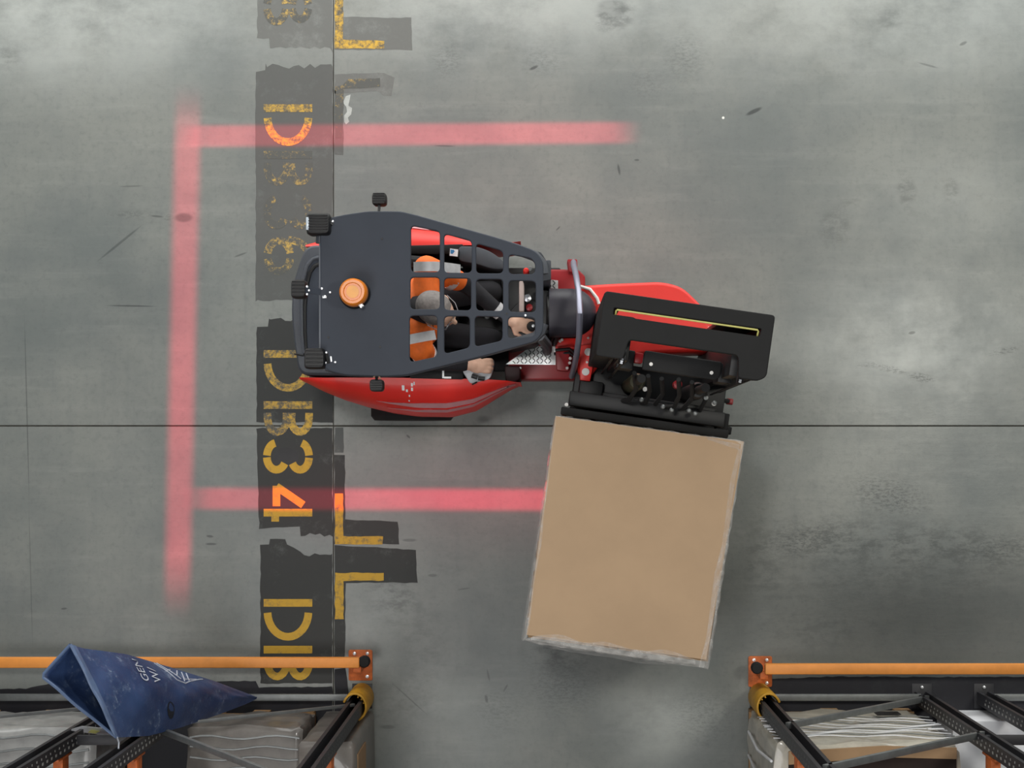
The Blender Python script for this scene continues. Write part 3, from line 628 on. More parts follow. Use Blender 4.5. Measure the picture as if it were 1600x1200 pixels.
# mast frame: u along its width, v towards the load
BO = Vector((.287, .728)); ang = math.radians(-8.15); U = Vector((math.cos(ang), math.sin(ang))); N_ = Vector((math.sin(ang), -math.cos(ang)))
RM = Matrix.Rotation(ang, 3, 'Z')
def ML(u, v, z): p = BO+U*u+N_*v; return Vector((p.x, p.y, z))
def mbx(name, u0, u1, v0, v1, z0, z1, m, parent=None, bevel=.006):
    return MB().box(ML((u0+u1)/2, (v0+v1)/2, (z0+z1)/2), (u1-u0, v1-v0, z1-z0), RM).build(name, m, parent or truck, bevel)
mast = plate('mast_top', rounded([ML(*q, 0) for q in ((0, 0), (.805, 0), (.805, .29), (.77, .315), (.675, .315), (.66, .21), (.145, .21), (.13, .305), (.0, .305))], .018),
             [rounded([ML(*q, 0) for q in ((.055, .072), (.75, .072), (.745, .108), (.16, .108), (.15, .103), (.055, .103))], .006)], 2.27, 2.31, M_black, truck, .005)
for s_, (a, b) in enumerate(((.0, .10), (.705, .805))):
    # channel section: web and two flanges
    w = mbx('mast_rail', a, b, .004, .03, .12, 2.27, M_black); w2 = mbx('flange', a if s_ == 0 else b-.025, a+.025 if s_ == 0 else b, .004, .28, .12, 2.27, M_black, w); mbx('flange', a, b, .26, .285, .12, 2.27, M_black, w)
    a2 = a+.11 if s_ == 0 else a-.06
    w = mbx('inner_mast_rail', a2, a2+.05, .11, .30, .14, 2.15, M_blk2)
mbx('mast_base', .02, .79, .24, .47, .14, .72, M_blk2); mbx('mast_cross_member', .1, .705, .03, .06, .14, .5, M_blk2)
mbx('mast_web', .60, .71, .004, .03, .9, 1.8, M_blk2)
rod = MB().tube([ML(.066, .102, 2.285), ML(.066, .083, 2.30), ML(.07, .079, 2.305), ML(.733, .079, 2.305), ML(.737, .083, 2.30), ML(.737, .11, 2.285)], .0045, 8).build('hose_rod', M_yel, truck)
ib = MB().prism(rounded([ML(*q, 0) for q in ((.245, .222), (.63, .225), (.63, .30), (.61, .318), (.245, .318))], .012), 1.86, 1.90, ).build('inner_mast_top', M_black, truck, bevel=.006)
for q in ((.285, .285), (.585, .285)): MB().lathe(ML(*q, 1.90), [(0, -.004), (.009, -.004), (.009, .006), (0, .007)], 12).build('bolt', M_bolt_w, ib)
mbx('inner_mast_plate', .205, .245, .235, .285, 1.75, 1.85, M_dred); mbx('inner_mast_panel', .12, .205, .225, .32, 1.55, 1.8, M_blk2); mbx('inner_mast_panel', .63, .70, .225, .32, 1.55, 1.8, M_blk2)
for (u, v) in ((.081, .268), (.126, .289), (.69, .298), (.735, .277)):
    sh = MB().lathe(ML(u, v, 2.245), [(0, -.014), (.038, -.014), (.038, -.01), (.03, -.008), (.03, .008), (.038, .01), (.038, .014), (0, .014)], 20, RM @ Matrix.Rotation(math.pi/2, 3, 'Y')).build('chain_sheave', M_blk2, truck)
    mb = MB()
    for k in range(7):
        a = math.radians(25+k*130/6); q = ML(u, v, 2.245)+Vector((N_.x, N_.y, 0))*(.034*math.cos(a))+Vector((0, 0, .034*math.sin(a)))
        mb.box(q, (.012, .007, .007), RM)
    mb.build('chain', M_steel, sh, smooth=False)
    MB().bar(ML(u, v+.036, 2.245), ML(u, v+.05, .9), .012, .006).build('chain', M_black, truck, smooth=False)
for u, m_ in ((.25, M_olive), (.57, M_blk2)):
    c_ = MB().lathe(ML(u, .36, .2), [(0, 0), (.045, 0), (.045, 1.25), (.035, 1.27), (0, 1.27)], 18).build('lift_cylinder', m_, truck)
    MB().lathe(ML(u, .36, 1.47), [(0, 0), (.022, 0), (.022, .4), (0, .4)], 14).build('piston_rod', M_steel if 0 else M_black, c_)
    MB().lathe(ML(u+.05, .39, 1.40), [(0, 0), (.012, 0), (.012, .02), (0, .022)], 10).build('port_plug', M_bolt_w if u < .4 else M_galv, c_)
MB().lathe(ML(.46, .345, 1.50), [(0, -.1), (.022, -.1), (.022, .0), (0, .004)], 16).build('red_cap', M_dred, truck)
for k in range(6):
    u = .22+.075*k; dz = .08*(k % 3)
    MB().tube([ML(u, .33, 1.7-dz), ML(u+.03, .40, 1.5-dz), ML(u+.015+.02*(k % 2), .45, 1.2-dz), ML(u-.03, .46, .95-dz), ML(u, .44, .6)], .012, 8).build('hose', M_rub, truck)
for u, v, z in ((.30, .44, 1.22), (.42, .46, 1.2), (.47, .47, 1.18), (.56, .46, 1.2), (.60, .47, 1.15), (.69, .40, 1.2)):
    MB().lathe(ML(u, v, z), [(0, -.02), (.012, -.02), (.012, .0), (.007, .004), (0, .004)], 10).build('hose_fitting', M_galv, truck)
# carriage, load backrest and forks
for z0, z1 in ((.2, .3), (.55, .65)): mbx('carriage_bar', -.06, .86, .50, .545, z0, z1, M_black)
mbx('carriage_plate', .1, .72, .42, .50, .3, 1.0, M_blk2)
bk = mbx('backrest_bar', -.115, .79, .535, .578, 1.12, 1.16, M_black)
for i in range(6): mbx('backrest_upright', -.10+i*.165, -.075+i*.165, .545, .575, .2, 1.125, M_black)
mbx('side_shift_beam', -.08, .77, .44, .52, .95, 1.06, M_blk2)
mbx('fork_positioner', .735, .80, .44, .535, .88, 1.0, M_black)
MB().lathe(ML(-.09, .52, 1.12), [(0, -.01), (.01, -.01), (.01, .012), (0, .014)], 10).build('bolt', M_bolt_w, truck)
MB().lathe(ML(.70, .40, 1.05), [(0, -.01), (.012, -.01), (.012, .02), (0, .022)], 10).build('bolt', M_bolt_w, truck)
for u in (.14, .56):
    MB().loft([[ML(u+a, v, z) for a, z in ((0, z0), (.1, z0), (.1, z1), (0, z1))] for v, z0, z1 in ((.548, .05, .09), (1.2, .05, .085), (1.68, .055, .07))]).build('fork', M_black, truck, bevel=.004)
    mbx('fork_shank', u, u+.1, .548, .585, .09, .62, M_black)
for u in (.08, .73): wheel(ML(u, .28, .23), (U.x, U.y, 0), .23, .15, truck)
mbx('axle_skirt', -.06, .0, .12, .47, .3, .62, M_blk2)
mbx('mud_flap', -.03, .1, .36, .48, .25, .8, M_blk2)
rf = mbx('red_step', .825, .862, .335, .37, .45, .5, M_dred)
mbx('step_arm', .78, .84, .34, .365, .48, .52, M_black)

# ------------------------------------------------------------------ driver
drv = empty('person', (-.68, .72, .86))
tag(drv, 'seated person in orange hi-vis vest driving the forklift, head turned aside', 'person')
Fd = Vector((.83, -.55, 0)).normalized(); Rd = Vector((Fd.y, -Fd.x, 0)); RH = Matrix((Fd, -Rd, Vector((0, 0, 1)))).transposed()  # columns: forward, left, up
HC = Vector((-.535, .69, 1.63))
def hd(f, l, z): return HC+RH@Vector((f, l, z))
I3 = Matrix.Identity(3)
SL, SR = Vector((-.61, .93, 1.37)), Vector((-.645, .515, 1.37)); CH = Vector((-.66, .72, 1.22)); PE = Vector((-.72, .72, .98))
EL, WL = Vector((-.41, .87, 1.14)), Vector((-.178, .676, 1.09)); ER, WR = Vector((-.61, .46, 1.10)), Vector((-.405, .438, 1.085))
def hand(W, D, side, spread, curl):
    """palm with five unequal, bent fingers; D points along the hand, thumb on `side`"""
    D = D.normalized(); up = Vector((0, 0, 1)); L = up.cross(D).normalized()*side; parts = []
    pc = W+D*.05
    parts.append(('c', W, .026, W+D*.03, .03)); rot = Matrix((D, L, D.cross(L))).transposed()
    parts.append(('e', pc, (.052, .042, .022), rot))
    for i, (o, ln) in enumerate(((.032, .072), (.011, .08), (-.011, .074), (-.031, .058))):
        a = pc+D*.035+L*o; d1 = (D+L*o*spread+up*-.25*curl).normalized(); b = a+d1*ln*.45
        d2 = (D*.6-up*curl).normalized(); c = b+d2*ln*.32; d3 = (D*-.1-up*curl).normalized(); e = c+d3*ln*.25
        parts += [('c', a, .0105, b, .0098), ('c', b, .0098, c, .009), ('c', c, .009, e, .008)]
    a = W+D*.025+L*.026; b = a+(D*.5+L*.8-up*.15).normalized()*.036; c = b+(D*.95+L*.1-up*.3).normalized()*.03
    parts += [('c', a, .015, b, .012), ('c', b, .012, c, .0095)]
    return parts
hL = hand(WL, Vector((1, -.28, -.05)), -1, 3, 1.1); hR = hand(WR, Vector((1, -.02, -.1)), 1, 2, 1.0)
skin = [('e', hd(-.012, 0, .02), (.098, .078, .10), RH), ('e', hd(.03, 0, -.05), (.066, .058, .085), RH), ('c', hd(.06, 0, -.10), .028, hd(.072, 0, -.105), .024),
        ('c', hd(.08, 0, .0), .010, hd(.103, 0, -.032), .013), ('c', hd(.07, -.03, .022), .012, hd(.07, .03, .022), .012), ('c', hd(.074, -.018, -.072), .009, hd(.074, .018, -.072), .009),
        ('e', hd(-.005, .079, -.012), (.02, .009, .032), RH), ('e', hd(-.005, -.079, -.012), (.02, .009, .032), RH),
        ('c', hd(-.03, 0, -.08), .058, Vector((-.625, .715, 1.42)), .065),
        ('e', CH, (.11, .17, .2), I3), ('c', PE, .14, CH, .13), ('c', SL, .05, SR, .05), ('c', SL, .052, EL, .04), ('c', EL, .04, WL, .026), ('c', SR, .052, ER, .04), ('c', ER, .04, WR, .026)]
legs = []
for s_ in (1, -1):
    hp = Vector((-.70, .72+s_*.09, .95)); kn = Vector((-.29, .72+s_*.13, .97)); an = Vector((-.18, .72+s_*.12, .53))
    legs += [('c', hp, .085, kn, .06), ('c', kn, .06, an, .045)]
    skin += [('c', hp, .075, kn, .05), ('c', kn, .05, an, .036), ('c', an, .036, an+Vector((.1, 0, -.05)), .03)]
bod = blob('body', skin+hL+hR, M_skin, drv, .0055, 4); bod['label'] = 'head, face and hands'
blob('trousers', legs+[('c', PE, .155, PE+Vector((0, 0, .1)), .15)], M_cloth, drv, .012)
blob('jacket', [('e', CH, (.125, .185, .215), I3), ('c', PE, .15, CH, .145), ('c', SL, .062, SR, .062), ('c', SL, .064, EL, .05), ('c', EL, .05, EL*.12+WL*.88, .036), ('c', SR, .064, ER, .05), ('c', ER, .05, ER*.12+WR*.88, .036),
                ('c', Vector((-.62, .715, 1.40)), .085, Vector((-.60, .71, 1.46)), .072)], M_cloth, drv, .009)
vest = blob('hi_vis_vest', [('e', CH+Vector((0, 0, -.01)), (.14, .20, .225), I3), ('c', PE+Vector((0, 0, .08)), .155, CH, .155),
                            ('c', SL+Vector((.0, -.02, .012)), .068, SL+Vector((.0, -.13, .015)), .07), ('c', SR+Vector((.0, .02, .012)), .068, SR+Vector((.0, .11, .015)), .07),
                            ('c', SL+Vector((0, 0, .008)), .07, SL*.25+EL*.75+Vector((0, 0, .01)), .057), ('c', SR+Vector((0, 0, .008)), .07, SR*.4+ER*.6, .058)], M_vest, drv, .009)
def band(path, w, m, parent, up=Vector((0, 0, 1)), th=.004, name='reflective_band'):
    mb = MB(); rr = []
    path = [Vector(p) for p in path]
    for i, p in enumerate(path):
        t = (path[min(i+1, len(path)-1)]-path[max(i-1, 0)]).normalized(); a = t.cross(up).normalized(); n = a.cross(t).normalized()
        rr.append([p-a*w/2, p+a*w/2, p+a*w/2+n*th, p-a*w/2+n*th])
    return mb.loft(rr).build(name, m, parent)
bvh_src = vest
from mathutils.bvhtree import BVHTree
bm_ = bmesh.new(); bm_.from_mesh(vest.data); BV = BVHTree.FromBMesh(bm_)
def ontop(x, y, off=.009):
    h = BV.ray_cast(Vector((x, y, 3)), Vector((0, 0, -1)))
    return h[0]+Vector((0, 0, off)) if h[0] else None
for pts in ([(-.80, .93), (-.44, .935)], [(-.82, .53), (-.46, .60)]):
    pl = [ontop(pts[0][0]+(pts[1][0]-pts[0][0])*i/14, pts[0][1]+(pts[1][1]-pts[0][1])*i/14) for i in range(15)]
    pl = [p for p in pl if p]
    pl = [Vector((p.x, p.y, max(q.z for q in pl[max(0, i-1):i+2]))) for i, p in enumerate(pl)]
    if len(pl) > 3: band(pl, .05, M_refl, vest)
for a, b, f, r in ((SL, EL, .55, .064), (SR, ER, .42, .066)):
    d = (b-a); c = a+d*f; R = d.to_track_quat('Z', 'X').to_matrix()
    MB().lathe(c, [(r-.012, -.024), (r+.001, -.024), (r, .024), (r-.012, .024)], 24, R).build('reflective_band', M_refl, vest)
cf = WL*.55+EL*.45; R = (WL-EL).to_track_quat('Z', 'X').to_matrix()
MB().lathe(EL*.28+WL*.72, [(.034, -.02), (.045, -.02), (.042, .02), (.034, .02)], 20, R).build('cuff_band', M_refl, drv)
# hair, glasses, eyes
blob('hair', [('e', hd(-.022, 0, .034), (.098, .085, .098), RH), ('e', hd(-.045, 0, -.02), (.072, .08, .08), RH)], M_hair, drv, .007)
gl = MB()
for s_ in (1, -1):
    gl.tube([hd(.085, s_*.033+.024*math.cos(a), -.008+.018*math.sin(a)) for a in [i*math.pi/6 for i in range(13)]], .0028, 6)
    gl.tube([hd(.084, s_*.057, -.004), hd(.05, s_*.081, -.002), hd(-.005, s_*.091, .0)], .0022, 5)
gl.tube([hd(.088, -.01, -.006), hd(.092, 0, -.003), hd(.088, .01, -.006)], .0028, 6)
gl.build('glasses', mat('pale_metal_frame', (150, 150, 155), .4, .6), drv)
for s_ in (1, -1):
    e = MB().lathe(hd(.07, s_*.031, -.006), [(0, -.012), (.008, -.009), (.012, 0), (.008, .009), (0, .012)], 14).build('eye', mat('eye_white', (225, 222, 218), .3), drv)
    MB().lathe(hd(.0815, s_*.031, -.006), [(0, -.003), (.005, -.002), (.005, .002), (0, .003)], 10, RH @ Matrix.Rotation(math.pi/2, 3, 'Y')).build('pupil', M_blk2, e)

# ------------------------------------------------------------------ palletised load on the forks
LC = [P(868, 650, 1.3), P(1162, 690, 1.3), P(1107, 1042, 1.3), P(820, 1000, 1.3)]
lu = (LC[1]-LC[0]).normalized(); lv_ = (LC[3]-LC[0]).normalized()
la = math.atan2(lu.y, lu.x); RL = Matrix.Rotation(la, 3, 'Z'); lu = Vector((math.cos(la), math.sin(la), 0)); lv_ = Vector((math.sin(la), -math.cos(la), 0))
lw = .985; ld = 1.19
def LL(u, v, z): return LC[0]*Vector((1, 1, 0)).length*0+Vector((LC[0].x, LC[0].y, 0))+lu*u+lv_*v+Vector((0, 0, z))
pal = empty('pallet', LL(lw/2, ld/2, 0)); tag(pal, 'wooden pallet on the forks beneath the wrapped cardboard load', 'pallet')
for i in range(7): MB().box(LL(lw/2, .05+i*(ld-.1)/6, .155), (lw, .10, .02), RL).build('top_board', M_wood, pal, bevel=.002)
for u in (.05, lw/2+.0, lw-.05):
    MB().box(LL(u, ld/2, .0225), (.09, ld, .02), RL).build('base_board', M_wood, pal, bevel=.002)
    MB().box(LL(u, ld/2, .1345), (.09, ld, .02), RL).build('stringer_board', M_wood, pal, bevel=.002)
    for v in (.07, ld/2, ld-.07): MB().box(LL(u, v, .0785), (.09, .12, .091), RL).build('block', M_wood, pal, bevel=.002)
load = empty('carton_load', LL(lw/2, ld/2, .166)); tag(load, 'large stretch-wrapped cardboard load with plain brown top sheet on the forks', 'carton stack')
hz = (1.285-.17)/3
for k in range(3):
    for i in range(2):
        for j in range(2):
            MB().box(LL(.01+(lw-.02)*(.25+.5*i), .01+(ld-.02)*(.25+.5*j), .17+hz*(k+.5)), ((lw-.02)/2-.006, (ld-.02)/2-.006, hz-.003), RL).build('carton', M_card2, load, bevel=.004)
# top sheet: gently bowed board
n = 14; mb = MB(); vs = []; fs = []
sh_c = [Vector((c.x, c.y, 0)) for c in (LC[0], LC[1], P(1104, 1031, 1.3), P(822.5, 992, 1.3))]
def bil(a, b): return sh_c[0]*(1-a)*(1-b)+sh_c[1]*a*(1-b)+sh_c[2]*a*b+sh_c[3]*(1-a)*b
for zz in (0, 1):
    for i in range(n+1):
        for j in range(n+1):
            a, b = i/n, j/n; p = bil(a, b)
            w_ = .006*math.sin(a*7+1)*math.sin(b*5+.5)-.010*math.exp(-((a-.5)**2*20+(b-.06)**2*80))
            vs.append((p.x, p.y, 1.291+.009*zz+w_*.6+.004))
m1 = (n+1)**2
for i in range(n):
    for j in range(n):
        q = (i*(n+1)+j, (i+1)*(n+1)+j, (i+1)*(n+1)+j+1, i*(n+1)+j+1); fs.append(q); fs.append(tuple(x+m1 for x in q[::-1]))
bd = [i*(n+1) for i in range(n+1)]+[n*(n+1)+j for j in range(1, n+1)]+[i*(n+1)+n for i in range(n-1, -1, -1)]+[j for j in range(n-1, 0, -1)]
for a, b in zip(bd, bd[1:]+bd[:1]): fs.append((a, b, b+m1, a+m1))
mb.add(vs, fs); mb.build('top_sheet', M_card, load, ang=40)
# stretch film: pleated shell round the sides, turned over on to the top
def film_loop(off, z, wob, inset=0):
    out = []
    cs = [LC[0], LC[1], LC[2], LC[3]]; cen = sum((Vector((c.x, c.y, 0)) for c in cs), Vector())/4
    for i in range(4):
        a, b = cs[i], cs[(i+1) % 4]
        for k in range(24):
            t = k/24; p = a*(1-t)+b*t; p = Vector((p.x, p.y, 0)); e = (b-a).normalized(); nrm = Vector((e.y, -e.x, 0))
            if (p-cen).dot(nrm) < 0: nrm = -nrm
            ii = inset*[.08, .3, .9, .25][i]*(1+.3*math.sin(k*.8+i*2))
            o = off*[.4, .6, 1.2, .8][i]+wob*math.sin(k*2.3+z*9+i*1.3)
            rad = (p-cen).normalized()
            q = p+nrm*o if inset == 0 else p-rad*ii
            out.append(Vector((q.x, q.y, z)))
    return out
MB().loft([film_loop(.004, .18, .002), film_loop(.006, .5, .004), film_loop(.004, .9, .004), film_loop(.008, 1.2, .005), film_loop(.008, 1.302, .003), film_loop(0, 1.3075, 0, .012), film_loop(0, 1.306, 0, .055)], cap=False).build('stretch_film', M_film, load, ang=60)
def tuft(pts, h, name='film_fold'):
    pts = [p for i, p in enumerate(pts) if i % 2 == 0] if len(pts) > 8 else pts
    """loose crinkled strip of film along an edge"""
    mb = MB(); rr = []
    for i, (a, b) in enumerate(pts):
        z = 1.302+h*abs(math.sin(i*1.9)); rr.append([P(*a, 1.3)*Vector((1, 1, 0)).length*0+Vector((P(*a, 1.3).x, P(*a, 1.3).y, 1.26)), Vector((P((a[0]+b[0])/2, (a[1]+b[1])/2, 1.3).x, P((a[0]+b[0])/2, (a[1]+b[1])/2, 1.3).y, z+.012)), Vector((P(*b, 1.3).x, P(*b, 1.3).y, 1.308))])
    return mb.loft(rr, cap=False, closed=False).build(name, M_film2, load, ang=80)
tuft([((826+i*21.5+(2 if i % 2 else 0), 1004+i*3.0+(i % 3)*1.5+7*math.sin(i*.24)), (832+i*21.2, 994+i*3.2-(i % 3)*2)) for i in range(14)], .014)
tuft([((1163-i*4.0+(i % 2)*2, 700+i*24.5), (1153-i*4.1-(i % 3)*2, 702+i*24.3)) for i in range(15)], .010)
tuft([((846-i*3.2-(i % 2)*2, 780+i*22), (850-i*3.1, 781+i*22)) for i in range(11)], .010)
tuft([((1100+i*14, 680+i*2.2), (1106+i*12, 687+i*4)) for i in range(5)], .006)

# ------------------------------------------------------------------ rack ends, barriers, protectors
YP = -1.515
def post(X, parent, ztop=3.4, Y=YP, facing=1):
    """perforated upright of channel section on a bolted foot plate"""
    w, d = .085, .075
    po = MB().prism([(X-w/2, Y-d/2), (X+w/2, Y-d/2), (X+w/2, Y+d/2), (X+w/2-.02, Y+d/2), (X+w/2-.02, Y-d/2+.006), (X-w/2+.02, Y-d/2+.006), (X-w/2+.02, Y+d/2), (X-w/2, Y+d/2)], .006, ztop).build('upright', M_rack, parent, smooth=False)
    MB().box((X, Y+.01, .003), (.12, .15, .006)).build('foot_plate', M_rack, po, bevel=.001)
    MB().lathe((X-.0, Y+.065, .006), [(0, 0), (.009, 0), (.009, .012), (0, .014)], 10).build('bolt', M_bolt, po)
    hole = MB()
    for k in range(int((ztop-.3)/.075)):
        z = .2+k*.075; hole.box((X-facing*(w/2+.0006), Y-.012, z), (.0012, .013, .022)); hole.box((X-facing*(w/2+.0006), Y+.014, z+.02), (.0012, .010, .010))
    hole.build('slot_holes', M_slot if abs(X) > 1.8 else M_slot2, po, smooth=False)['kind'] = 'stuff'
    return po
M_slot = mat('slot_metal', (165, 165, 162), .5, .3)
M_slot2 = mat('slot_metal_dark', (78, 78, 78), .5, .3)
def brace(a, b, parent, w=.04, h=.025): return MB().bar(a, b, w, h).build('brace', M_galv, parent, bevel=.002)
def rack(name, label, xs, facing):
    facing = -facing
    r = empty(name, (sum(xs)/len(xs), YP, 0)); tag(r, label, 'rack', 'pallet rack ends')
    for x in xs: post(x, r, facing=facing); post(x, r, Y=YP-2.75, facing=facing)
    return r
XR = [(1187-NX)/258.8, (1440-NX)/258.8, (1537-NX)/258.8]; XL = [(566-NX)/258.8, (312-NX)/258.8, (215-NX)/258.8]
rr1 = rack('pallet_rack', 'dark steel pallet rack end nearest the lower right aisle corner', XR[:2], -1)
rr2 = rack('pallet_rack', 'dark steel pallet rack end cut by the right picture edge', [XR[2], XR[2]+.98], -1)
rl1 = rack('pallet_rack', 'dark steel pallet rack end behind the blue sack', XL[:2], 1)
rl2 = rack('pallet_rack', 'dark steel pallet rack end cut by the left picture edge', [XL[2], XL[2]-.98], 1)
for r_, xs, sg in ((rr1, XR[:2], 1), (rl1, XL[:2], -1), (rr2, [XR[2], XR[2]+.98], 1), (rl2, [XL[2], XL[2]-.98], -1)):
    y = YP+.02
    brace((xs[0]+sg*.03, y, .12), (xs[1]-sg*.03, y, .12), r_)
    if sg > 0: brace((xs[1], y, .16), (xs[0], y, 1.15), r_, .035); brace((xs[0], y, 2.35), (xs[1], y, 1.42), r_, .035)
    else: brace((xs[0], y, .42), (xs[1], y, 1.15), r_, .018, .018); brace((xs[0], y, 2.7), (xs[1], y, 1.2), r_, .03)
    for x in xs:
        bm = MB().bar((x, YP-.04, 1.62), (x, YP-3.0, 1.62), .05, .11).build('beam', M_orange_d, r_, bevel=.004)
        MB().box((x, YP-.052, 1.66), (.07, .012, .24)).build('beam_connector', M_orange_d, r_, bevel=.002)
        MB().bar((x, YP-.04, 3.0), (x, YP-3.0, 3.0), .05, .12).build('beam', M_orange_d, r_, bevel=.004)
for r_, a, b in ((rr1, XR[1], XR[2]), (rl1, XL[1], XL[2])): MB().bar((a, YP, 1.47), (b, YP, 1.47), .05, .03).build('row_spacer', M_rack, r_, bevel=.002)
def barrier(x0, x1, plate_px, label, end):
    e = empty('end_barrier', P((x0+x1)/2, 1035, 0)*1.0); tag(e, label, 'barrier', 'rack end barriers')
    yc = (plate_px[1]+8); s_ = -1 if end > 0 else 1
    MB().bar(P(x0, yc, .22), P(x1, yc, .22), .062, .05).build('rail', M_orange, e, bevel=.008)
    px0, py0 = plate_px[0], plate_px[1]-12
    fp = MB().prism(rounded(pp([(px0, py0), (px0+37, py0), (px0+37, py0+48), (px0, py0+48)], 0), .012), .002, .012).build('foot_plate', M_orange_d, e, bevel=.002)
    for dx, dy in ((9, 6), (29, 6), (29, 42)): MB().lathe(P(px0+dx, py0+dy, .012), [(0, 0), (.010, 0), (.010, .008), (0, .01)], 10).build('bolt', M_bolt, fp)
    xx = P(px0+18.5, yc+2, 0); MB().box((xx.x, xx.y-.005, .105), (.05, .05, .19)).build('leg', M_orange_d, e, bevel=.006)
    cp = P(px0+(24 if end > 0 else 14), yc-1, .22); MB().lathe((cp.x, cp.y, .2), [(0, -.02), (.034, -.02), (.036, .02), (.028, .034), (0, .036)], 14).build('end_cap', M_rub, e)
    return e
barrier(-120, 562, (545, 1027), 'orange floor barrier rail running behind the blue sack', 1)
barrier(1195, 1720, (1169, 1037), 'orange floor barrier rail at the lower right rack end', -1)
def protector(X, label, sg):
    o = MB(); n = 14; a0, a1 = (-70, 160) if sg > 0 else (20, 250)
    pts_o = []; pts_i = []
    for i in range(n+1):
        a = math.radians(a0+(a1-a0)*i/n); pts_o.append((X+.072*math.cos(a)*1.0, YP+.006+.085*math.sin(a))); pts_i.append((X+.06*math.cos(a), YP+.006+.072*math.sin(a)))
    ob = o.prism(pts_o+pts_i[::-1], .008, .42).build('upright_protector', M_yprot, bevel=.003); tag(ob, label, 'post guard', 'yellow post guards')
    rb = MB()
    for a in ([20, 45, 70] if sg > 0 else [110, 135, 160]):
        q = math.radians(a); rb.bar((X+.062*math.cos(q), YP+.006+.074*math.sin(q), .2), (X+.05*math.cos(q), YP+.006+.055*math.sin(q), .2), .008, .4)
    rb.build('rib', M_yprot, ob, smooth=False)
    return ob
protector(XL[0], 'yellow plastic guard on the upright left of the load', 1)
protector(XR[0], 'yellow plastic guard on the upright right of the load', -1)

# goods in the racks
def goods(name, label, cat, x0, x1, y0, y1, z0, z1, m, seed, film=True, parent_mat=None, amp=.012):
    """wrapped stack with creased, slightly bulging faces"""
    random.seed(seed); mb = MB(); rings = []; nz = 9
    base = rounded([(x0, y0), (x1, y0), (x1, y1), (x0, y1)], .05, 3); dense = []
    for i, p in enumerate(base):
        q = base[(i+1) % len(base)]; k = max(1, int((q-p).length/.12))
        for t in range(k): dense.append(p+(q-p)*t/k)
    cx, cy = (x0+x1)/2, (y0+y1)/2
    for i in range(nz+1):
        z = z0+(z1-z0)*i/nz; r = []
        for j, p in enumerate(dense):
            o = amp*math.sin(j*1.7+i*2.1+seed)+amp*random.uniform(-.6, .6); d = Vector((p.x-cx, p.y-cy)).normalized(); r.append(Vector((p.x+d.x*o, p.y+d.y*o, z)))
        rings.append(r)
    top = [Vector((cx+(p.x-cx)*.93, cy+(p.y-cy)*.96, z1+.015)) for p in rings[-1]]; rings.append(top)
    e = empty(name, (cx, cy, z0)); tag(e, label, cat)
    mb.loft(rings).build('wrapped_goods', m, e, ang=50); return e
def rack_pallet(e, x0, x1, y0, y1):
    for i in range(5): MB().box(((x0+x1)/2, y1-.06-i*(y1-y0-.12)/4, .125), (x1-x0, .11, .02)).build('top_board', M_wood, e, bevel=.002)
    for x in (x0+.06, (x0+x1)/2, x1-.06): MB().box((x, (y0+y1)/2, .065), (.1, y1-y0, .095)).build('bearer', M_wood, e, bevel=.002)
YF = YP-.05
e = goods('wrapped_pallet', 'beige stretch-wrapped goods with cardboard lid in the right rack', 'wrapped goods', 1.225, 2.21, YF-1.2, YF-.01, .14, 1.22, M_wrapl, 3)
rack_pallet(e, 1.225, 2.21, YF-1.2, YF-.01)
for k in range(11):
    z = .45+.065*k
    MB().tube([(1.235+.99*i/12, YF+.004+.006*math.sin(i*1.3+k), z+.03*math.sin(i*.55+k*.8)-.0*i) for i in range(13)], .0032, 6).build('film_pleat', M_paper if k % 3 else M_galv, e)
MB().prism([(1.30, YF-.05), (1.8, YF-.02), (2.19, YF-.03), (2.19, YF-.09), (1.8, YF-.08), (1.30, YF-.12)], 1.238, 1.25).build('cardboard_flap', M_card2, e, smooth=False)
MB().prism([(1.30, YF-.12), (1.8, YF-.08), (2.19, YF-.09), (2.19, YF-.16), (1.30, YF-.20)], 1.236, 1.241).build('carton_opening', mat('dark_carton_inside', (40, 28, 24), .9), e, smooth=False)
MB().prism([(1.30, YF-.20), (2.19, YF-.16), (2.19, YF-.6), (1.30, YF-.6)], 1.236, 1.244).build('cardboard_flap', mat('greyed_cardboard', (128, 112, 108), .8), e, smooth=False)
for k in range(3): MB().tube([(1.215, YF-.12-.14*k, .2), (1.205, YF-.14-.14*k, .7), (1.215, YF-.11-.14*k, 1.2)], .008, 6).build('film_pleat', M_paper, e)
MB().prism([(1.93, YF+.012), (2.05, YF+.012), (2.07, YF+.018), (1.95, YF+.018)], .32, .44).build('dark_label', M_blk2, e, smooth=False)
MB().box((2.16, YF+.012, .9), (.09, .006, .03)).build('white_label', M_paper, e)
o = MB().box((XR[1]+.60, YF-.65, .25), (1.02, 1.25, .4)).build('white_carton', M_paper, bevel=.006)
tag(o, 'flat white carton on the floor behind the right rack uprights', 'box'); o.location.z = .002-.05
e = goods('wrapped_pallet', 'grey stretch-wrapped low goods in the left rack beside the sack', 'wrapped goods', -2.02, -1.36, YF-1.2, YF-.02, .14, .62, M_wrapg, 5)
rack_pallet(e, -2.02, -1.36, YF-1.2, YF-.02)
for k in range(5):
    MB().tube([(-2.0+.62*i/10, YF-.08-.06*k+.01*math.sin(i+k), .638) for i in range(11)], .006, 6).build('film_pleat', M_galv, e)
e = goods('wrapped_pallet', 'pale stretch-wrapped goods in the rack at the left picture edge', 'wrapped goods', XL[2]-.93, XL[2]-.06, YF-1.2, YF-.02, .14, .70, mat('wrapped_mid_grey', (150, 150, 148), .4, var=.2, scale=5, bump=.15, coat=.3), 8)
rack_pallet(e, XL[2]-.93, XL[2]-.06, YF-1.2, YF-.02)
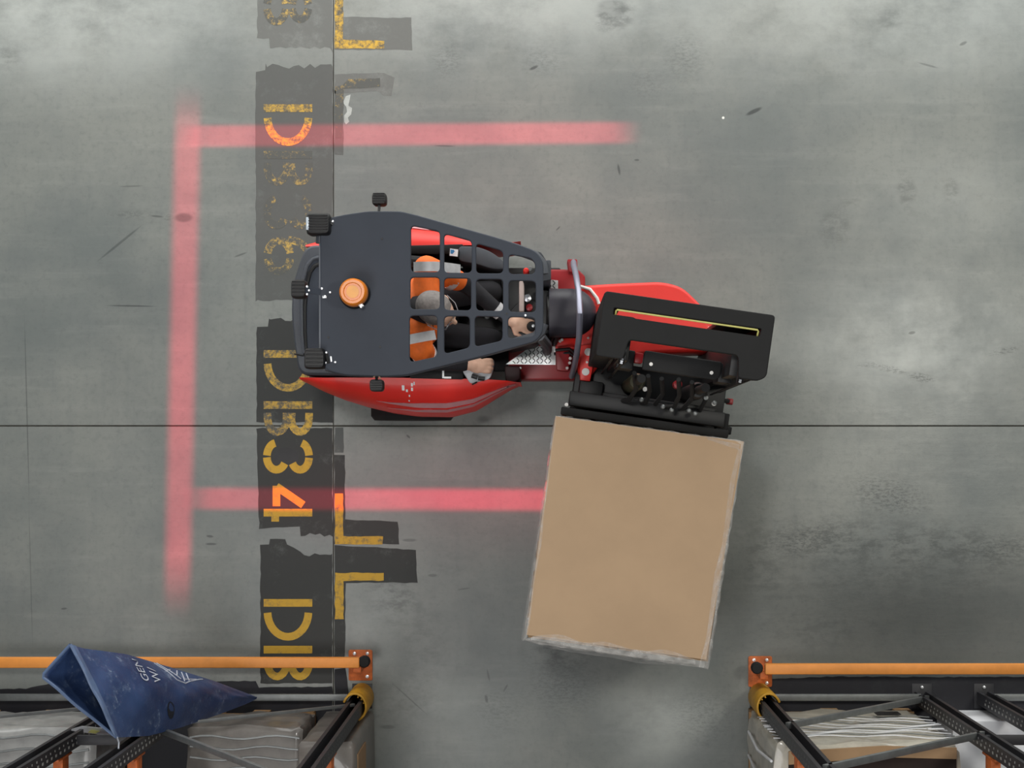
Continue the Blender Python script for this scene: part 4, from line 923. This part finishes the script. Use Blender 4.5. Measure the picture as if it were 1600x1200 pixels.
for k in range(4): MB().tube([(XL[2]-.9+.8*i/10, YF-.06-.08*k+.012*math.sin(i*1.2+k), .72) for i in range(11)], .006, 6).build('film_pleat', M_galv, e)
e = goods('carton_stack', 'tall wrapped carton stack beside the left rack upright', 'wrapped goods', -1.33, -1.02, YF-1.1, YF-.03,   .0, 1.05, M_wrapg, 11, amp=.004)
MB().prism([(-1.02, YF-.12), (-1.013, YF-.12), (-1.013, YF-.3), (-1.02, YF-.3)], .55, .95).build('brown_label', M_card2, e, smooth=False)
# white card wedged between uprights
o = MB().loft([[P(105, 1141, 1.35), P(128, 1134.5, 1.36), P(165, 1138, 1.37), P(185, 1152, 1.36)], [p-Vector((0, 0, .004)) for p in (P(105, 1141, 1.35), P(128, 1134.5, 1.36), P(165, 1138, 1.37), P(185, 1152, 1.36))]]).build('card_sheet', M_paper, smooth=False)
tag(o, 'white card sheet with yellow patch poking out under the blue sack', 'card')
MB().loft([[p+Vector((0, 0, .008)) for p in (P(138, 1144, 1.36), P(143, 1140, 1.36), P(156, 1142, 1.362), P(150, 1146, 1.362))], [p+Vector((0, 0, .002)) for p in (P(138, 1144, 1.36), P(143, 1140, 1.36), P(156, 1142, 1.362), P(150, 1146, 1.362))]]).build('yellow_patch', M_yel, o, smooth=False)

# ------------------------------------------------------------------ blue waste sack hung on the rack end
def sack_mat():
    g = NG('blue_polythene'); n1 = g.noise(7, 8, .75, (1, 1, 1)); n2 = g.noise(2.2, 5, .6, (1, 1, 1), (1, 3, 2)); n3 = g.noise(40, 5, .8)
    c = g.mix(g.rng(n2, .35, .65), lin((40, 58, 98)), lin((58, 80, 122)))
    c = g.mix(g.math('MULTIPLY', g.rng(n1, .5, .72), .45), c, lin((104, 124, 156)))
    c = g.mix(g.math('MULTIPLY', g.math('MULTIPLY', g.ellipse(267, 1040, 120, 150, 0, 1.), .75), g.rng(n2, .25, .6)), c, lin((104, 124, 152)))
    c = g.mix(g.math('MULTIPLY', g.rng(g.math('MULTIPLY', n1, n3), .30, .40), .55), c, lin((150, 165, 185)))
    g.l(c, g.b.inputs['Base Color']); g.b.inputs['Roughness'].default_value = .42
    bp = g.n('ShaderNodeBump'); bp.inputs['Strength'].default_value = .35; bp.inputs['Distance'].default_value = .02
    g.l(n1, bp.inputs['Height']); g.l(bp.outputs[0], g.b.inputs['Normal']); return g.m
M_sack = sack_mat()
#      u : top edge (px,py,z), bottom edge, front bulge
SK = [(0.0, (110, 1007, 1.98), (181, 1152, 1.96), .015), (.10, (130, 1013, 1.85), (190, 1152, 1.85), .05), (.32, (197, 1022, 1.5), (232, 1150, 1.55), .12), (.55, (258, 1040, 1.1), (285, 1136, 1.2), .13), (.78, (332, 1063, .7), (343, 1116, .75), .08), (.93, (383, 1082, .42), (385, 1100, .44), .035), (1.0, (401, 1089, .32), (401, 1092, .32), .004)]
BK = [(88, 1075), (62, 1056)]
def lerp3(a, b, t): return Vector(a)*(1-t)+Vector(b)*t
def sack(u, th):
    """th 0..1: front from the top edge to the bottom edge, 1..2: back again"""
    i = max(k for k in range(len(SK)-1) if SK[k][0] <= min(u, .9999)); t = (u-SK[i][0])/(SK[i+1][0]-SK[i][0]); t2 = t
    T = lerp3(SK[i][1], SK[i+1][1], t2); B = lerp3(SK[i][2], SK[i+1][2], t2); bl = SK[i][3]+(SK[i+1][3]-SK[i][3])*t2
    T = P(*T); B = P(*B); f = th if th <= 1 else 2-th
    p = T*(1-f)+B*f; sgn = math.sin(math.pi*f)
    if th <= 1: d = Vector((.45, .35, .82))
    else:
        d = -Vector((.45, .35, .82)); bl = bl*.7
        k = max(0, 1-u/.32)                                     # mouth gapes open to the left
        m = P(64, 1056, 1.98)-(P(110, 1007, 1.98)*.7+P(181, 1152, 1.96)*.3)
        sk = max(0, 1-abs(f-.30)/.30) if f < .30 else max(0, 1-(f-.30)/.70)
        p = p+m*k*sk*.98
    wr = .006*math.sin(u*23+th*11)+.005*math.sin(u*41-th*17)
    return p+d*(bl*sgn+wr*sgn)
rings = [[sack(i/40, j*2/44) for j in range(44)] for i in range(41)]
mb = MB(); mb.loft(rings, cap=False); mb.f.append(tuple(40*44+j for j in range(44)))
sk = mb.build('waste_sack', M_sack, ang=70); tag(sk, 'blue polythene waste sack hanging open over the orange barrier', 'sack')
so = sk.modifiers.new('thick', 'SOLIDIFY'); so.thickness = .004; so.offset = -1
# rolled rim at the mouth
rim_ = [sack(.0, j*2/44) for j in range(44)]; 
MB().tube(rim_+[rim_[0]], .008, 6, cap=False).build('hem', mat('sack_hem', (92, 112, 146), .45, var=.12, scale=18), sk)
inner = []
for uu in (.0, .022, .045):
    rg = [sack(uu, j*2/44) for j in range(44)]; cc = sum(rg, Vector())/44; inner.append([cc+(p-cc)*1.012+Vector((0, 0, .002)) for p in rg])
MB().loft(inner, cap=False).build('hem_band', bpy.data.materials['sack_hem'], sk)
def on_sack(me, fu, name, m):
    for v in me.vertices:
        u, th = fu(v.co.x, v.co.y)
        if th < 0: th += 2
        a = sack(u, th); b_ = sack(min(1, u+.004), th); c_ = sack(u, th+.01 if th+.01 <= 2 else .01)
        nn = (b_-a).cross(c_-a).normalized()
        if nn.z < 0 and th <= 1: nn = -nn
        v.co = a+nn*.0035
    me.materials.clear(); me.materials.append(m); o = link(bpy.data.objects.new(name, me)); put(o, sk); return o
M_prt = mat('faded_white_print', (196, 202, 214), .5, var=.15, scale=40)
for txt, u0 in (('GENERAL', .375), ('WASTE', .445)):
    me = text_mesh(txt, .1)
    bm2 = bmesh.new(); bm2.from_mesh(me); bmesh.ops.triangulate(bm2, faces=bm2.faces); bmesh.ops.subdivide_edges(bm2, edges=bm2.edges, cuts=1); bm2.to_mesh(me); bm2.free()
    on_sack(me, lambda x, y, u0=u0: (u0-y*.62, .40-x*1.7), 'printed_word', M_prt)
    me_o = bpy.data.objects['printed_word' if txt == 'GENERAL' else 'printed_word.001']; me_o['label'] = 'white printed word %s' % txt
for st in ([(.48, .02), (.52, .12), (.56, .30), (.60, .34), (.66, .22), (.72, .10)], [(.50, .0), (.545, .12), (.585, .26)], [(.57, .22), (.60, .05)], [(.60, .30), (.62, .06)], [(.63, .26), (.645, .05)], [(.52, .16), (.56, .08)], [(.60, .26), (.68, .16)]):
    MB().tube([sack(st[int(k)][0]*(1-(k % 1))+st[min(int(k)+1, len(st)-1)][0]*(k % 1), st[int(k)][1]*(1-(k % 1))+st[min(int(k)+1, len(st)-1)][1]*(k % 1))+Vector((0, 0, .003)) for k in [q/4 for q in range((len(st)-1)*4+1)]], .004, 5).build('printed_logo', M_prt, sk)
hl = MB(); c0 = [sack(.475+.022*math.cos(a), .76+.11*math.sin(a))+Vector((0, 0, .006)) for a in [i*math.pi/6 for i in range(12)]]
hl.add(c0, [tuple(range(12))]); hl.build('hole', mat('dark_hole', (26, 30, 40), .8), sk, smooth=False)
for a, b in ((sack(.02, 1.0), (XL[1]-.0, YP+.04, 1.95)),): MB().tube([a, (Vector(a)+Vector(b))/2+Vector((0, 0, -.02)), b], .004, 6).build('tie_string', M_prt, sk)
